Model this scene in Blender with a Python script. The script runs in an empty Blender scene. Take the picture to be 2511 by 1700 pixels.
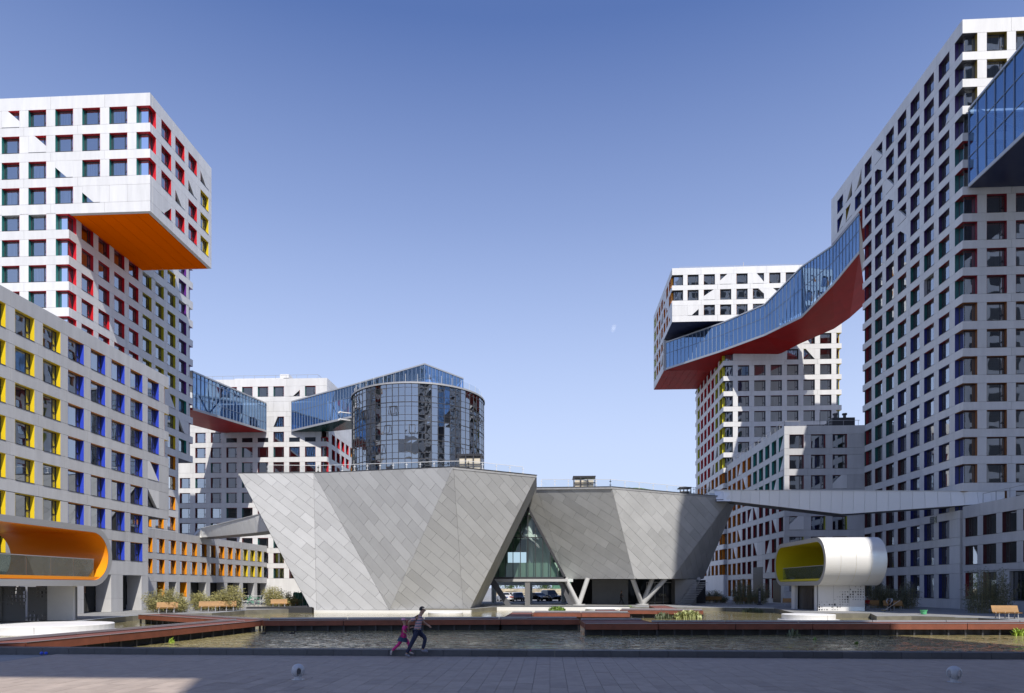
import bpy, math, random
from mathutils import Vector, Matrix
from mathutils.geometry import tessellate_polygon
random.seed(7)
RND = random.Random(11)
sc = bpy.context.scene
C = sc.collection
PI = math.pi

# ------------------------------------------------------------------ camera
# World axes follow the building grid: +Y runs away from the viewer, X to the right.
TH = math.atan(93.0/1674.0)
CT, ST = math.cos(TH), math.sin(TH)
F_, CX, HY, EYE = 1674.0, 1255.5, 1440.0, 2.3
cam = bpy.data.cameras.new('camera')
cam.lens = 24.0; cam.sensor_width = 36.0; cam.sensor_fit = 'HORIZONTAL'
cam.shift_y = (HY-850.0)/2511.0
cam.clip_start = 0.1; cam.clip_end = 9000
co = bpy.data.objects.new('camera', cam); C.objects.link(co)
co.location = (0, 0, EYE); co.rotation_euler = (math.radians(90), 0, TH)
sc.camera = co

# ------------------------------------------------------------------ sky, sun, exposure
SUN = Vector((0.37, -1.0, 1.33)).normalized()          # towards the sun
w = bpy.data.worlds.new('World'); sc.world = w; w.use_nodes = True
nt = w.node_tree; nt.nodes.clear()
sky = nt.nodes.new('ShaderNodeTexSky'); sky.sky_type = 'NISHITA'; sky.sun_disc = False
sky.sun_elevation = math.asin(SUN.z); sky.sun_rotation = math.atan2(SUN.x, SUN.y)
sky.altitude = 0; sky.air_density = 1.0; sky.dust_density = 0.4; sky.ozone_density = 5.0
bg = nt.nodes.new('ShaderNodeBackground'); bg.inputs[1].default_value = 0.13
wo = nt.nodes.new('ShaderNodeOutputWorld')
# clear air with summer haze paling the sky evenly all round towards the horizon
tcs = nt.nodes.new('ShaderNodeTexCoord'); sxs = nt.nodes.new('ShaderNodeSeparateXYZ'); rms = nt.nodes.new('ShaderNodeValToRGB'); mxs = nt.nodes.new('ShaderNodeMixRGB')
el = rms.color_ramp.elements; el[0].position = 0.0; el[0].color = (1, 1, 1, 1); el[1].position = 1.0; el[1].color = (0, 0, 0, 1)
for p_, v_ in ((0.2, 0.80), (0.36, 0.48), (0.47, 0.27), (0.64, 0.02)):
    e_ = el.new(p_); e_.color = (v_, v_, v_, 1)
mxs.inputs[2].default_value = (3.9, 4.6, 5.75, 1)
nt.links.new(tcs.outputs['Generated'], sxs.inputs[0]); nt.links.new(sxs.outputs['Z'], rms.inputs[0]); nt.links.new(rms.outputs[0], mxs.inputs[0])
nt.links.new(sky.outputs[0], mxs.inputs[1]); hss = nt.nodes.new('ShaderNodeHueSaturation'); hss.inputs['Saturation'].default_value = 1.08; hss.inputs['Hue'].default_value = 0.513; nt.links.new(mxs.outputs[0], hss.inputs['Color']); nt.links.new(hss.outputs[0], bg.inputs[0]); nt.links.new(bg.outputs[0], wo.inputs[0])
sl = bpy.data.lights.new('sun', 'SUN'); sl.energy = 4.0; sl.angle = math.radians(0.53); sl.color = (1, 0.955, 0.89)
so = bpy.data.objects.new('sun', sl); C.objects.link(so)
so.rotation_euler = (-SUN).to_track_quat('-Z', 'Y').to_euler()
sc.view_settings.view_transform = 'Standard'; sc.view_settings.look = 'None'
sc.view_settings.gamma = 1; sc.view_settings.use_curve_mapping = False
sc.view_settings.exposure = 0.42
sc.cycles.max_bounces = 6; sc.cycles.diffuse_bounces = 3; sc.cycles.glossy_bounces = 4
sc.cycles.transparent_max_bounces = 12; sc.cycles.transmission_bounces = 4
sc.cycles.caustics_reflective = False; sc.cycles.caustics_refractive = False
sc.cycles.use_denoising = True

# ------------------------------------------------------------------ measuring helpers
def ray(px):
    c = (px-CX)/F_
    return (-ST + c*CT, CT + c*ST)
def onX(px, X):
    d = ray(px); t = X/d[0]; return d[1]*t, t          # Y, depth
def onY(px, Y):
    d = ray(px); t = Y/d[1]; return d[0]*t, t          # X, depth
def at(px, zc):
    d = ray(px); return (d[0]*zc, d[1]*zc)
def hz(py, zc): return EYE + (HY-py)*zc/F_
def P3(px, py, zc): x, y = at(px, zc); return Vector((x, y, hz(py, zc)))
def gnd(px, py, z=0.0):
    zc = (EYE-z)*F_/(py-HY); x, y = at(px, zc); return Vector((x, y, z))

# ------------------------------------------------------------------ materials
MATS = {}
def mat(name, col, rough=0.6, metal=0.0, rv=0.0, ns=None, na=0.0, bump=0.0, bs=20.0, spec=None, coat=0.0, hv=0.0, stretch=None):
    if name in MATS: return MATS[name]
    m = bpy.data.materials.new(name); m.use_nodes = True; n = m.node_tree.nodes; L = m.node_tree.links
    b = n['Principled BSDF']; b.inputs['Roughness'].default_value = rough; b.inputs['Metallic'].default_value = metal
    b.inputs['Base Color'].default_value = (*col, 1)
    if spec is not None: b.inputs['Specular IOR Level'].default_value = spec
    if coat: b.inputs['Coat Weight'].default_value = coat
    src = None
    if rv or na or hv:
        hs = n.new('ShaderNodeHueSaturation'); hs.inputs['Color'].default_value = (*col, 1)
        v = n.new('ShaderNodeMath'); v.operation = 'ADD'; v.inputs[0].default_value = 1.0
        acc = n.new('ShaderNodeMath'); acc.operation = 'ADD'; acc.inputs[0].default_value = 0; acc.inputs[1].default_value = 0
        if rv:
            oi = n.new('ShaderNodeObjectInfo'); mr = n.new('ShaderNodeMapRange')
            mr.inputs['To Min'].default_value = -rv; mr.inputs['To Max'].default_value = rv
            L.new(oi.outputs['Random'], mr.inputs['Value']); L.new(mr.outputs[0], acc.inputs[0])
        if na:
            g = n.new('ShaderNodeNewGeometry'); tx = n.new('ShaderNodeTexNoise'); tx.inputs['Scale'].default_value = ns or 1.0
            tx.inputs['Detail'].default_value = 6; tx.inputs['Roughness'].default_value = 0.65
            mp = n.new('ShaderNodeMapping'); mp.inputs['Scale'].default_value = stretch or (1, 1, 1)
            L.new(g.outputs['Position'], mp.inputs[0]); L.new(mp.outputs[0], tx.inputs['Vector'])
            m2 = n.new('ShaderNodeMapRange'); m2.inputs['From Min'].default_value = 0.25; m2.inputs['From Max'].default_value = 0.75
            m2.inputs['To Min'].default_value = -na; m2.inputs['To Max'].default_value = na
            L.new(tx.outputs['Fac'], m2.inputs['Value']); L.new(m2.outputs[0], acc.inputs[1])
        L.new(acc.outputs[0], v.inputs[1]); L.new(v.outputs[0], hs.inputs['Value'])
        L.new(hs.outputs[0], b.inputs['Base Color'])
    if bump:
        g = n.new('ShaderNodeNewGeometry'); tx = n.new('ShaderNodeTexNoise'); tx.inputs['Scale'].default_value = bs; tx.inputs['Detail'].default_value = 5
        bp = n.new('ShaderNodeBump'); bp.inputs['Strength'].default_value = bump; bp.inputs['Distance'].default_value = 0.05
        L.new(g.outputs['Position'], tx.inputs['Vector']); L.new(tx.outputs['Fac'], bp.inputs['Height']); L.new(bp.outputs[0], b.inputs['Normal'])
    MATS[name] = m; return m

def glass(name, tint, refl, base=0.12, ior=1.5, gcol=(0.9, 0.95, 1.0), wob=0.0, rv=0.0):
    m = bpy.data.materials.new(name); m.use_nodes = True; n = m.node_tree.nodes; L = m.node_tree.links; n.clear()
    o = n.new('ShaderNodeOutputMaterial'); mx = n.new('ShaderNodeMixShader'); tr = n.new('ShaderNodeBsdfTransparent'); gl = n.new('ShaderNodeBsdfGlossy')
    tr.inputs[0].default_value = (*tint, 1); gl.inputs['Color'].default_value = (*gcol, 1); gl.inputs['Roughness'].default_value = 0.015
    fr = n.new('ShaderNodeFresnel'); fr.inputs[0].default_value = ior
    mr = n.new('ShaderNodeMapRange'); mr.inputs['To Min'].default_value = base; mr.inputs['To Max'].default_value = 1.0
    L.new(fr.outputs[0], mr.inputs['Value'])
    ml = n.new('ShaderNodeMath'); ml.operation = 'MULTIPLY'; ml.inputs[1].default_value = refl
    L.new(mr.outputs[0], ml.inputs[0]); L.new(ml.outputs[0], mx.inputs[0])
    L.new(tr.outputs[0], mx.inputs[1]); L.new(gl.outputs[0], mx.inputs[2]); L.new(mx.outputs[0], o.inputs[0])
    if wob:
        g = n.new('ShaderNodeNewGeometry'); tx = n.new('ShaderNodeTexNoise'); tx.inputs['Scale'].default_value = 0.55; tx.inputs['Detail'].default_value = 1
        bp = n.new('ShaderNodeBump'); bp.inputs['Strength'].default_value = wob; bp.inputs['Distance'].default_value = 0.1
        L.new(g.outputs['Position'], tx.inputs['Vector']); L.new(tx.outputs['Fac'], bp.inputs['Height'])
        L.new(bp.outputs[0], gl.inputs['Normal'])
    MATS[name] = m; return m

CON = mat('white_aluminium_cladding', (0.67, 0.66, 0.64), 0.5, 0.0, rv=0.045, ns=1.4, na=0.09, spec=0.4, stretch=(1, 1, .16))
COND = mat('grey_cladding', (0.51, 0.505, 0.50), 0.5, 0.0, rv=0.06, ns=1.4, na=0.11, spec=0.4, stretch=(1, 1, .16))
FRAME = mat('dark_window_frame', (0.05, 0.05, 0.055), 0.4)
INT = mat('dim_interior', (0.10, 0.095, 0.09), 0.9, na=0.5, ns=0.5)
BLIND = mat('blind_fabric', (0.44, 0.37, 0.34), 0.8, rv=0.25, ns=3.0, na=0.10, stretch=(0.2, 0.2, 4))
WBLIND = mat('white_blind', (0.62, 0.60, 0.58), 0.8, rv=0.1, ns=3.0, na=0.12, stretch=(0.2, 0.2, 4))
CURT = mat('pale_curtain', (0.5, 0.52, 0.55), 0.9, rv=0.2, ns=3.0, na=0.5, stretch=(3, 3, 0.1))
PANE = glass('window_pane', (0.62, 0.67, 0.67), 1.0, base=0.42, ior=1.6, wob=0.06)
BGLASS = glass('blue_bridge_glass', (0.30, 0.48, 0.78), 1.0, base=0.36, ior=1.6, gcol=(0.42, 0.66, 1.0), wob=0.10)
GGLASS = glass('green_lobby_glass', (0.72, 0.86, 0.79), 0.7, base=0.04, ior=1.5, wob=0.06)
CGLASS = glass('cylinder_glass', (0.62, 0.68, 0.68), 1.0, base=0.36, ior=1.6, gcol=(0.90, 0.95, 1.0), wob=0.15)
GUARDG = glass('green_guard_glass', (.70, .76, .70), .7, base=.06)
GUARD = glass('guard_glass', (0.90, 0.92, 0.92), 0.4, base=0.05)
ROOF = mat('roof_gravel', (0.3, 0.3, 0.3), 0.9, na=0.2, ns=2)
COL = {
 'red': (0.62, 0.015, 0.025), 'yellow': (0.80, 0.58, 0.02), 'blue': (0.035, 0.07, 0.55), 'green': (0.02, 0.22, 0.19),
 'orange': (0.85, 0.30, 0.01), 'purple': (0.13, 0.03, 0.26), 'maroon': (0.20, 0.012, 0.02), 'olive': (0.52, 0.46, 0.02),
 'navy': (0.02, 0.04, 0.22), 'rust': (0.62, 0.17, 0.01), 'shaded_blue': (.025, .035, .20), 'shaded_purple': (.045, .02, .10), 'shaded_green': (.015, .11, .105), 'shaded_maroon': (.07, .012, .018), 'shaded_red': (.24, .012, .02), 'shaded_yellow': (.26, .18, .02), 'shaded_rust': (.26, .09, .012), 'white': (0.6, 0.6, 0.6), 'dark': (0.06, 0.06, 0.07), 'lime': (0.6, 0.62, 0.03), 'podyellow': (0.58, 0.50, 0.02), 'grey': (.35,.35,.37)}  # darkened reveal copies carry the right tower's shade in their colour
def cmat(c): return mat('painted_reveal_'+c, COL[c], 0.35, rv=0.03)
METAL = mat('zinc_sheet', (0.335, 0.336, 0.334), 0.62, 0.0, rv=0.10, ns=0.5, na=0.06, bump=0.05, bs=0.8, spec=0.35)
METAL2 = mat('zinc_sheet_raised_hall', (0.44, 0.44, 0.43), 0.55, 0.05, rv=0.10, ns=0.5, na=0.10, bump=0.08, bs=1.2, spec=0.4)
STEEL = mat('painted_steel', (0.38, 0.38, 0.38), 0.45, 0.2)
DKST = mat('dark_steel', (0.05, 0.05, 0.055), 0.5, 0.2)
WHST = mat('white_steel', (0.62, 0.62, 0.61), 0.4)
WHITE = mat('white_render', (0.72, 0.71, 0.69), 0.5, na=0.04, ns=1.2)
SILV = mat('pearl_aluminium', (0.68, 0.665, 0.625), 0.5, 0.08, rv=0.04, bump=0.06, bs=0.5)

# ------------------------------------------------------------------ object helpers
def link(o, parent=None):
    C.objects.link(o)
    if parent is not None: o.parent = parent
    return o
def tag(o, label, cat, group=None, kind=None):
    if label: o['label'] = label
    if cat: o['category'] = cat
    if group: o['group'] = group
    if kind: o['kind'] = kind
    return o
def thing(name, label, cat, loc=(0, 0, 0), rz=0.0, group=None):
    o = bpy.data.objects.new(name, None); o.location = loc; o.rotation_euler = (0, 0, rz); o.empty_display_size = 0.5
    C.objects.link(o); return tag(o, label, cat, group)
INV = {}
def put(name, me, parent, loc=(0, 0, 0), rz=0.0, world=True, rot=None):
    """links a mesh object; with world=True loc is a world position although it is a child"""
    o = bpy.data.objects.new(name, me); o.location = loc; o.rotation_euler = rot or (0, 0, rz); C.objects.link(o)
    if parent is not None:
        o.parent = parent
        if world:
            M = INV.get(parent.name)
            if M is None:
                p = parent; acc = Matrix.Identity(4)
                chain = []
                while p is not None: chain.append(p); p = p.parent
                for q in reversed(chain): acc = acc @ q.matrix_parent_inverse @ Matrix.LocRotScale(q.location, q.rotation_euler, q.scale)
                M = acc.inverted(); INV[parent.name] = M
            o.matrix_parent_inverse = M
    return o
class MB:
    def __init__(s): s.v = []; s.f = []; s.m = []
    def quad(s, a, b, c, d, mi=0):
        k = len(s.v); s.v += [tuple(a), tuple(b), tuple(c), tuple(d)]; s.f.append((k, k+1, k+2, k+3)); s.m.append(mi)
    def poly(s, pts, mi=0):
        k = len(s.v); s.v += [tuple(p) for p in pts]; s.f.append(tuple(range(k, k+len(pts)))); s.m.append(mi)
    def box(s, x0, x1, y0, y1, z0, z1, mi=0):
        k = len(s.v)
        s.v += [(x0,y0,z0),(x1,y0,z0),(x1,y1,z0),(x0,y1,z0),(x0,y0,z1),(x1,y0,z1),(x1,y1,z1),(x0,y1,z1)]
        for f in ((0,3,2,1),(4,5,6,7),(0,1,5,4),(1,2,6,5),(2,3,7,6),(3,0,4,7)):
            s.f.append(tuple(k+i for i in f)); s.m.append(mi)
    def prism(s, pts, off, mi=0):
        """pts: 3D polygon; extruded by vector off"""
        k = len(s.v); n = len(pts); off = Vector(off)
        s.v += [tuple(p) for p in pts] + [tuple(Vector(p)+off) for p in pts]
        s.f.append(tuple(range(k+n-1, k-1, -1))); s.m.append(mi)
        s.f.append(tuple(range(k+n, k+2*n))); s.m.append(mi)
        for i in range(n):
            j = (i+1) % n; s.f.append((k+i, k+j, k+n+j, k+n+i)); s.m.append(mi)
    def beam(s, a, b, wd, ht, mi=0, up=(0, 0, 1)):
        a, b = Vector(a), Vector(b); d = (b-a).normalized(); sd = d.cross(Vector(up))
        if sd.length < 1e-4: sd = d.cross(Vector((0, 1, 0)))
        sd.normalize(); u = sd.cross(d).normalized()
        q = [sd*(-wd/2)+u*(-ht/2), sd*(wd/2)+u*(-ht/2), sd*(wd/2)+u*(ht/2), sd*(-wd/2)+u*(ht/2)]
        s.prism([a+x for x in q], b-a, mi)
    def tube(s, a, b, r0, r1=None, n=8, mi=0, cap=True):
        a, b = Vector(a), Vector(b); r1 = r0 if r1 is None else r1
        d = (b-a).normalized(); x = d.orthogonal().normalized(); y = d.cross(x); k = len(s.v)
        for p, r in ((a, r0), (b, r1)):
            for i in range(n):
                t = 2*PI*i/n; s.v.append(tuple(p + x*math.cos(t)*r + y*math.sin(t)*r))
        for i in range(n):
            j = (i+1) % n; s.f.append((k+i, k+j, k+n+j, k+n+i)); s.m.append(mi)
        if cap:
            s.f.append(tuple(range(k+n-1, k-1, -1))); s.m.append(mi); s.f.append(tuple(range(k+n, k+2*n))); s.m.append(mi)
    def lathe(s, prof, n=24, c=(0, 0), mi=0):
        k = len(s.v)
        for r, z in prof:
            for i in range(n):
                t = 2*PI*i/n; s.v.append((c[0]+r*math.cos(t), c[1]+r*math.sin(t), z))
        for a in range(len(prof)-1):
            for i in range(n):
                j = (i+1) % n; s.f.append((k+a*n+i, k+a*n+j, k+(a+1)*n+j, k+(a+1)*n+i)); s.m.append(mi)
    def mesh(s, name, mats, smooth=False):
        me = bpy.data.meshes.new(name); me.from_pydata(s.v, [], s.f)
        for m in (mats if isinstance(mats, (list, tuple)) else [mats]): me.materials.append(m)
        if len(me.materials) > 1: me.polygons.foreach_set('material_index', s.m)
        if smooth: me.polygons.foreach_set('use_smooth', [True]*len(s.f))
        me.update(); return me
    def obj(s, name, mats, parent=None, loc=(0, 0, 0), rz=0.0, world=False, smooth=False):
        return put(name, s.mesh(name, mats, smooth), parent, loc, rz, world)

# ------------------------------------------------------------------ facades
T = 0.45                                 # wall depth
RZ = {'F': 0.0, 'R': PI/2, 'L': -PI/2}   # F faces the viewer, R faces right, L faces left
def fpos(k, plane, a, z, d=0.0):
    if k == 'F': return (a, plane+d, z)
    if k == 'R': return (plane-d, a, z)
    return (plane+d, -a, z)
CACHE = {}
def panel_mesh(wd, ht, m, tk=T):
    key = ('p', round(wd, 3), round(ht, 3), m.name, tk)
    if key not in CACHE:
        b = MB(); g = 0.012; b.box(g, wd-g, 0, tk, g, ht-g); CACHE[key] = b.mesh('panel', m)
    return CACHE[key]
NP = {}
def count(b, name, lim=300):
    k = (b.name, name); NP[k] = NP.get(k, 0)+1; return NP[k] <= lim
def panel(b, k, plane, a0, a1, z0, z1, name, m):
    if a1-a0 < 0.05 or z1-z0 < 0.05: return
    put(name, panel_mesh(a1-a0, z1-z0, m), b, fpos(k, plane, a0, z0), RZ[k])
def tri_pts(shape, w, h):
    c, fx, fz = shape[1:3], shape[3], shape[4]
    X0, X1 = (0, fx*w) if 'l' in c else (w, w-fx*w)
    Z0, Z1 = (0, fz*h) if 'b' in c else (h, h-fz*h)
    return (X0, Z0), (X1, Z0), (X0, Z1)
def lining_mesh(w, h, cols, d=T):
    key = ('l', round(w, 2), round(h, 2), cols, d)
    if key not in CACHE:
        b = MB(); e = 0.006; t = 0.012
        b.box(e, e+t, 0.004, d, e, h-e, 0); b.box(w-e-t, w-e, 0.004, d, e, h-e, 2)
        b.box(e+t, w-e-t, 0.004, d, h-e-t, h-e, 1)
        CACHE[key] = b.mesh('reveal', [cmat(c) for c in cols])
    return CACHE[key]
def frame_mesh(w, h, v=0):
    key = ('f', round(w, 2), round(h, 2), v)
    if key not in CACHE:
        b = MB(); y0, y1, q = T-0.10, T-0.02, 0.06; e = 0.02
        b.box(e, e+q, y0, y1, e, h-e); b.box(w-e-q, w-e, y0, y1, e, h-e)
        b.box(e+q, w-e-q, y0, y1, e, e+q); b.box(e+q, w-e-q, y0, y1, h-e-q, h-e)
        x = w*0.77 if v else w*0.23
        b.box(x-0.03, x+0.03, y0-0.004, y1, e+q, h-e-q)
        a0, a1 = (x+0.03, w-e-q) if v else (e+q, x-0.03)
        b.box(a0, a1, y0, y1-0.01, h*0.30, h*0.30+0.05)
        b.box((a0+a1)/2-0.05, (a0+a1)/2+0.05, y0-0.03, y0, h*0.34, h*0.40)
        b.box(0.015, w-0.015, -0.03, T-0.1, 0.012, 0.035)
        CACHE[key] = b.mesh('window', FRAME)
    return CACHE[key]
def simple(kind, w, h, y, m, z0=0.0):
    key = (kind, round(w, 2), round(h, 2), y, z0, m.name)
    if key not in CACHE:
        b = MB(); b.quad((0.03, y, z0+0.03), (w-0.03, y, z0+0.03), (w-0.03, y, z0+h-0.03), (0.03, y, z0+h-0.03))
        CACHE[key] = b.mesh(kind, m)
    return CACHE[key]
def window(b, k, plane, a, z, w, h, cols, blind=None, shape=None, lim=300, pm=None):
    v = 1 if k != 'L' else 0
    fr = put('window', frame_mesh(w, h, v), b, fpos(k, plane, a, z), RZ[k])
    Z = lambda o: setattr(o, 'parent', fr) or o
    for nm, me in (('reveal', lining_mesh(w, h, cols)), ('pane', simple('pane', w, h, T-0.06, pm or PANE))):
        o = bpy.data.objects.new(nm, me); C.objects.link(o); o.parent = fr
    if blind:
        kind, fr_ = blind
        hh = h*fr_; m = BLIND if kind == 'b' else (WBLIND if kind == 'w' else CURT)
        o = bpy.data.objects.new('roller_blind' if kind in 'bw' else 'curtain', simple('blind', w, hh, T-0.015, m, h-hh)); C.objects.link(o); o.parent = fr
    if shape:
        bb = MB(); c = shape[1:3]
        p = tri_pts(shape, w, h)
        if shape[0] == 'c': poly = [p[0], p[1], p[2]]
        else:
            R_ = [(0, 0), (w, 0), (w, h), (0, h)]
            ci = {'bl': 0, 'br': 1, 'tr': 2, 'tl': 3}[c]
            A, B = p[1], p[2]     # horizontal leg end, vertical leg end
            if ci in (0, 2): seq = [R_[(ci+1) % 4], R_[(ci+2) % 4], R_[(ci+3) % 4]]; poly = [A]+seq+[B]
            else: seq = [R_[(ci+1) % 4], R_[(ci+2) % 4], R_[(ci+3) % 4]]; poly = [B]+seq+[A]
            # remove degenerate
            q = []
            for t_ in poly:
                if not q or (abs(q[-1][0]-t_[0])+abs(q[-1][1]-t_[1])) > 0.02: q.append(t_)
            poly = q
        bb.prism([(x, 0.003, z_) for x, z_ in poly], (0, 0.3, 0))
        put('infill_panel', bb.mesh('infill_panel', CON), b, fpos(k, plane, a, z), RZ[k])
def facade(b, k, plane, a0, a1, z0, z1, cols, tops, oh, spec, tL=0.0, tR=0.0, cL=None, cR=None, m=None, gh=None, last=None):
    """cols: [(left,right)] openings; tops: heights of opening tops from the top row down.
    cL/cR: (width, rows) where a window wraps the corner; gh: height of a taller ground floor opening"""
    m = m or CON; n = len(tops); A0, A1 = a0+tL, a1-tR
    hs = [oh]*n
    if gh: hs[-1] = gh
    mids = [(cols[i][1]+cols[i+1][0])/2 for i in range(len(cols)-1)]
    edges = [z1]
    for j in range(n): edges += [tops[j], tops[j]-hs[j]]
    edges.append(z0)
    for j in range(n+1):
        zt, zb = edges[2*j], edges[2*j+1]
        if zt-zb < 0.06: continue
        js = [x for i, x in enumerate(mids) if i % 2 == j % 2 and A0+0.4 < x < A1-0.4]
        xs = [A0]+js+[A1]
        for p, q in zip(xs, xs[1:]): panel(b, k, plane, p, q, zb, zt, 'spandrel_panel', m)
    for j in range(n):
        zt, zb = tops[j], tops[j]-hs[j]
        l = A0; r = A1
        if cL and j in cL[1]: l = a0+cL[0]
        if cR and j in cR[1]: r = a1-cR[0]
        x = l
        for i, (p, q) in enumerate(cols):
            s = spec(i, j)
            if s is None:
                if p-x > 0.05: panel(b, k, plane, x, p, zb, zt, 'pier', m)
                panel(b, k, plane, p, q, zb, zt, 'blank_panel', m); x = q; continue
            panel(b, k, plane, x, p, zb, zt, 'pier', m)
            window(b, k, plane, p, zb, q-p, hs[j], *s); x = q
        panel(b, k, plane, x, r, zb, zt, 'pier', m)
def corner_window(b, x, y, sx, sy, wf, ws, z0, z1, cols, cur=None):
    """x,y the corner; sx -1: the building lies to the left; sy 1: it lies behind. cols = front jamb, soffit, side jamb"""
    key = ('cw', sx, sy, round(wf, 2), round(ws, 2), round(z1-z0, 2), cols)
    h = z1-z0; d = T
    if key not in CACHE:
        f = MB(); q = 0.06
        X = lambda a: sx*a
        def bx(mb, a0, a1, c0, c1, e0, e1, mi=0):
            xa, xb = sorted((sx*a0, sx*a1)); ya, yb = sorted((sy*c0, sy*c1)); mb.box(xa, xb, ya, yb, e0, e1, mi)
        for zz in (0.02, h-0.08):
            bx(f, d, wf, d-q, d, zz, zz+q); bx(f, d-q, d, d, ws, zz, zz+q)
        bx(f, d-q, d, d-q, d, 0.02, h-0.02); bx(f, wf-q, wf-0.02, d-q, d, 0.08, h-0.08); bx(f, d-q, d, ws-q, ws-0.02, 0.08, h-0.08)
        if ws > 1.5: bx(f, d-q-.004, d, d+0.5, d+0.56, 0.08, h-0.08)
        g = MB()
        g.quad((sx*d, sy*d, 0.03), (sx*wf, sy*d, 0.03), (sx*wf, sy*d, h-0.03), (sx*d, sy*d, h-0.03))
        g.quad((sx*d, sy*d, 0.03), (sx*d, sy*ws, 0.03), (sx*d, sy*ws, h-0.03), (sx*d, sy*d, h-0.03))
        l = MB(); e = 0.006; t = 0.012
        bx(l, wf-e-t, wf-e, 0.004, d, e, h-e, 0); bx(l, 0.004, d, ws-e-t, ws-e, e, h-e, 2)
        bx(l, 0.004, wf-e-t, 0.004, d, h-e-t, h-e, 1); bx(l, 0.004, d, d, ws-e-t, h-e-t, h-e, 1)
        cu = MB()
        cu.quad((sx*(d+.1), sy*(d+.1), 0.03), (sx*wf, sy*(d+.1), 0.03), (sx*wf, sy*(d+.1), h-0.03), (sx*(d+.1), sy*(d+.1), h-0.03))
        CACHE[key] = (f.mesh('window', FRAME), g.mesh('pane', PANE), l.mesh('reveal', [cmat(c) for c in cols]), cu.mesh('curtain', CURT))
    A = CACHE[key]
    fr = put('corner_window', A[0], b, (x, y, z0))
    for nm, me in (('pane', A[1]), ('reveal', A[2])) + ((('curtain', A[3]),) if cur else ()):
        o = bpy.data.objects.new(nm, me); C.objects.link(o); o.parent = fr
def core(b, x0, x1, y0, y1, z0, z1, name='interior_core', m=None):
    mb = MB(); mb.box(x0, x1, y0, y1, z0, z1); mb.obj(name, m or INT, b, world=True)
def roofslab(b, x0, x1, y0, y1, z):
    mb = MB(); mb.box(x0, x1, y0, y1, z-0.5, z-0.06); mb.obj('roof', ROOF, b, world=True)
def soffit(b, x0, x1, y0, y1, z, m, step=1.4):
    n = max(1, round((x1-x0)/step)); wd = (x1-x0)/n
    me = None
    for i in range(n):
        if me is None:
            mb = MB(); mb.box(0.022, wd-0.022, 0.01, y1-y0-0.01, 0, 0.12); me = mb.mesh('soffit_panel', m)
        put('soffit_panel', me, b, (x0+i*wd, y0, z-0.02))
    mb = MB(); mb.box(x0, x1, y0, y1, z+0.12, z+0.4); mb.obj('floor_slab', DKST, b, world=True)
def span(l0, l1, n, w):
    s = (l1-l0)/(n-1) if n > 1 else 0
    return [(l0+i*s, l0+i*s+w) for i in range(n)]
def rb(p=0.5, full=0.75):
    r = RND.random()
    if r < p: return ('b', 0.98 if RND.random() < full else RND.choice((0.35, 0.5, 0.7)))
    if r < p+0.12: return ('c', 0.98)
    return None
SOFO = mat('orange_soffit', (0.95, 0.15, 0.0), 0.9, rv=0.03, spec=0.0)
SOFR = mat('red_soffit', (0.32, 0.010, 0.008), 0.45, rv=0.06, ns=0.4, na=0.2, spec=0.08)
SOFN = mat('navy_soffit', (0.012, 0.02, 0.07), 0.4)
SOFG = mat('dark_green_soffit', (0.01, 0.05, 0.045), 0.25)

# ================================================================== GROUND AND POND
Z0 = -0.02; WZ = -0.45
def pts2(l, z=0.0): return [gnd(a, b, z) for a, b in l]
# pond outline: near kerb, then round anticlockwise (x, y)
KY = 22.9
pond = [(-60, KY), (45, KY), (45, 44), (33.5, 46.2)]
pond += [tuple(gnd(p, q)[:2]) for p, q in ((2400, 1514), (2235, 1510), (2150, 1511), (2135, 1503.5), (1950, 1503.5), (1900, 1491), (1780, 1489), (1700, 1489))]
pond += [(9.0, 80.5), (-6.2, 80.5), (-8.5, 73.0), (-22.8, 73.0), (-25.5, 75.5)]
pond += [tuple(gnd(p, q)[:2]) for p, q in ((600, 1496), (520, 1502.5), (430, 1504), (325, 1509), (245, 1516), (200, 1522))]
pond += [(-41, 47.0), (-60, 46.5)]
OUT = [(-900, -300), (900, -300), (900, 1500), (-900, 1500)]
def flat(mb, polys, z, mi=0):
    vs = [[Vector((x, y, 0)) for x, y in p] for p in polys]
    tr = tessellate_polygon(vs); fl = [v for p in vs for v in p]; k = len(mb.v)
    mb.v += [(v.x, v.y, z) for v in fl]
    for t in tr:
        a, b, c = (fl[i] for i in t)
        if (b-a).cross(c-a).z < 0: t = (t[0], t[2], t[1])
        mb.f.append(tuple(k+i for i in t)); mb.m.append(mi)
m = bpy.data.materials.new('stone_paving'); m.use_nodes = True; n = m.node_tree.nodes; L = m.node_tree.links
b = n['Principled BSDF']; b.inputs['Roughness'].default_value = 0.75
g = n.new('ShaderNodeNewGeometry'); mp = n.new('ShaderNodeMapping'); mp.inputs['Rotation'].default_value = (0, 0, PI/2)
br = n.new('ShaderNodeTexBrick'); br.inputs['Scale'].default_value = 1.0; br.inputs['Brick Width'].default_value = 0.8; br.inputs['Row Height'].default_value = 0.4
br.inputs['Mortar Size'].default_value = 0.008; br.inputs['Color1'].default_value = (0.30, 0.30, 0.295, 1); br.inputs['Color2'].default_value = (0.36, 0.355, 0.345, 1); br.inputs['Mortar'].default_value = (0.14, 0.14, 0.14, 1)
tx = n.new('ShaderNodeTexNoise'); tx.inputs['Scale'].default_value = 0.6; tx.inputs['Detail'].default_value = 6
mx = n.new('ShaderNodeMixRGB'); mx.blend_type = 'MULTIPLY'; mx.inputs[0].default_value = 0.5
L.new(g.outputs['Position'], mp.inputs[0]); L.new(mp.outputs[0], br.inputs['Vector']); L.new(g.outputs['Position'], tx.inputs['Vector'])
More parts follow.
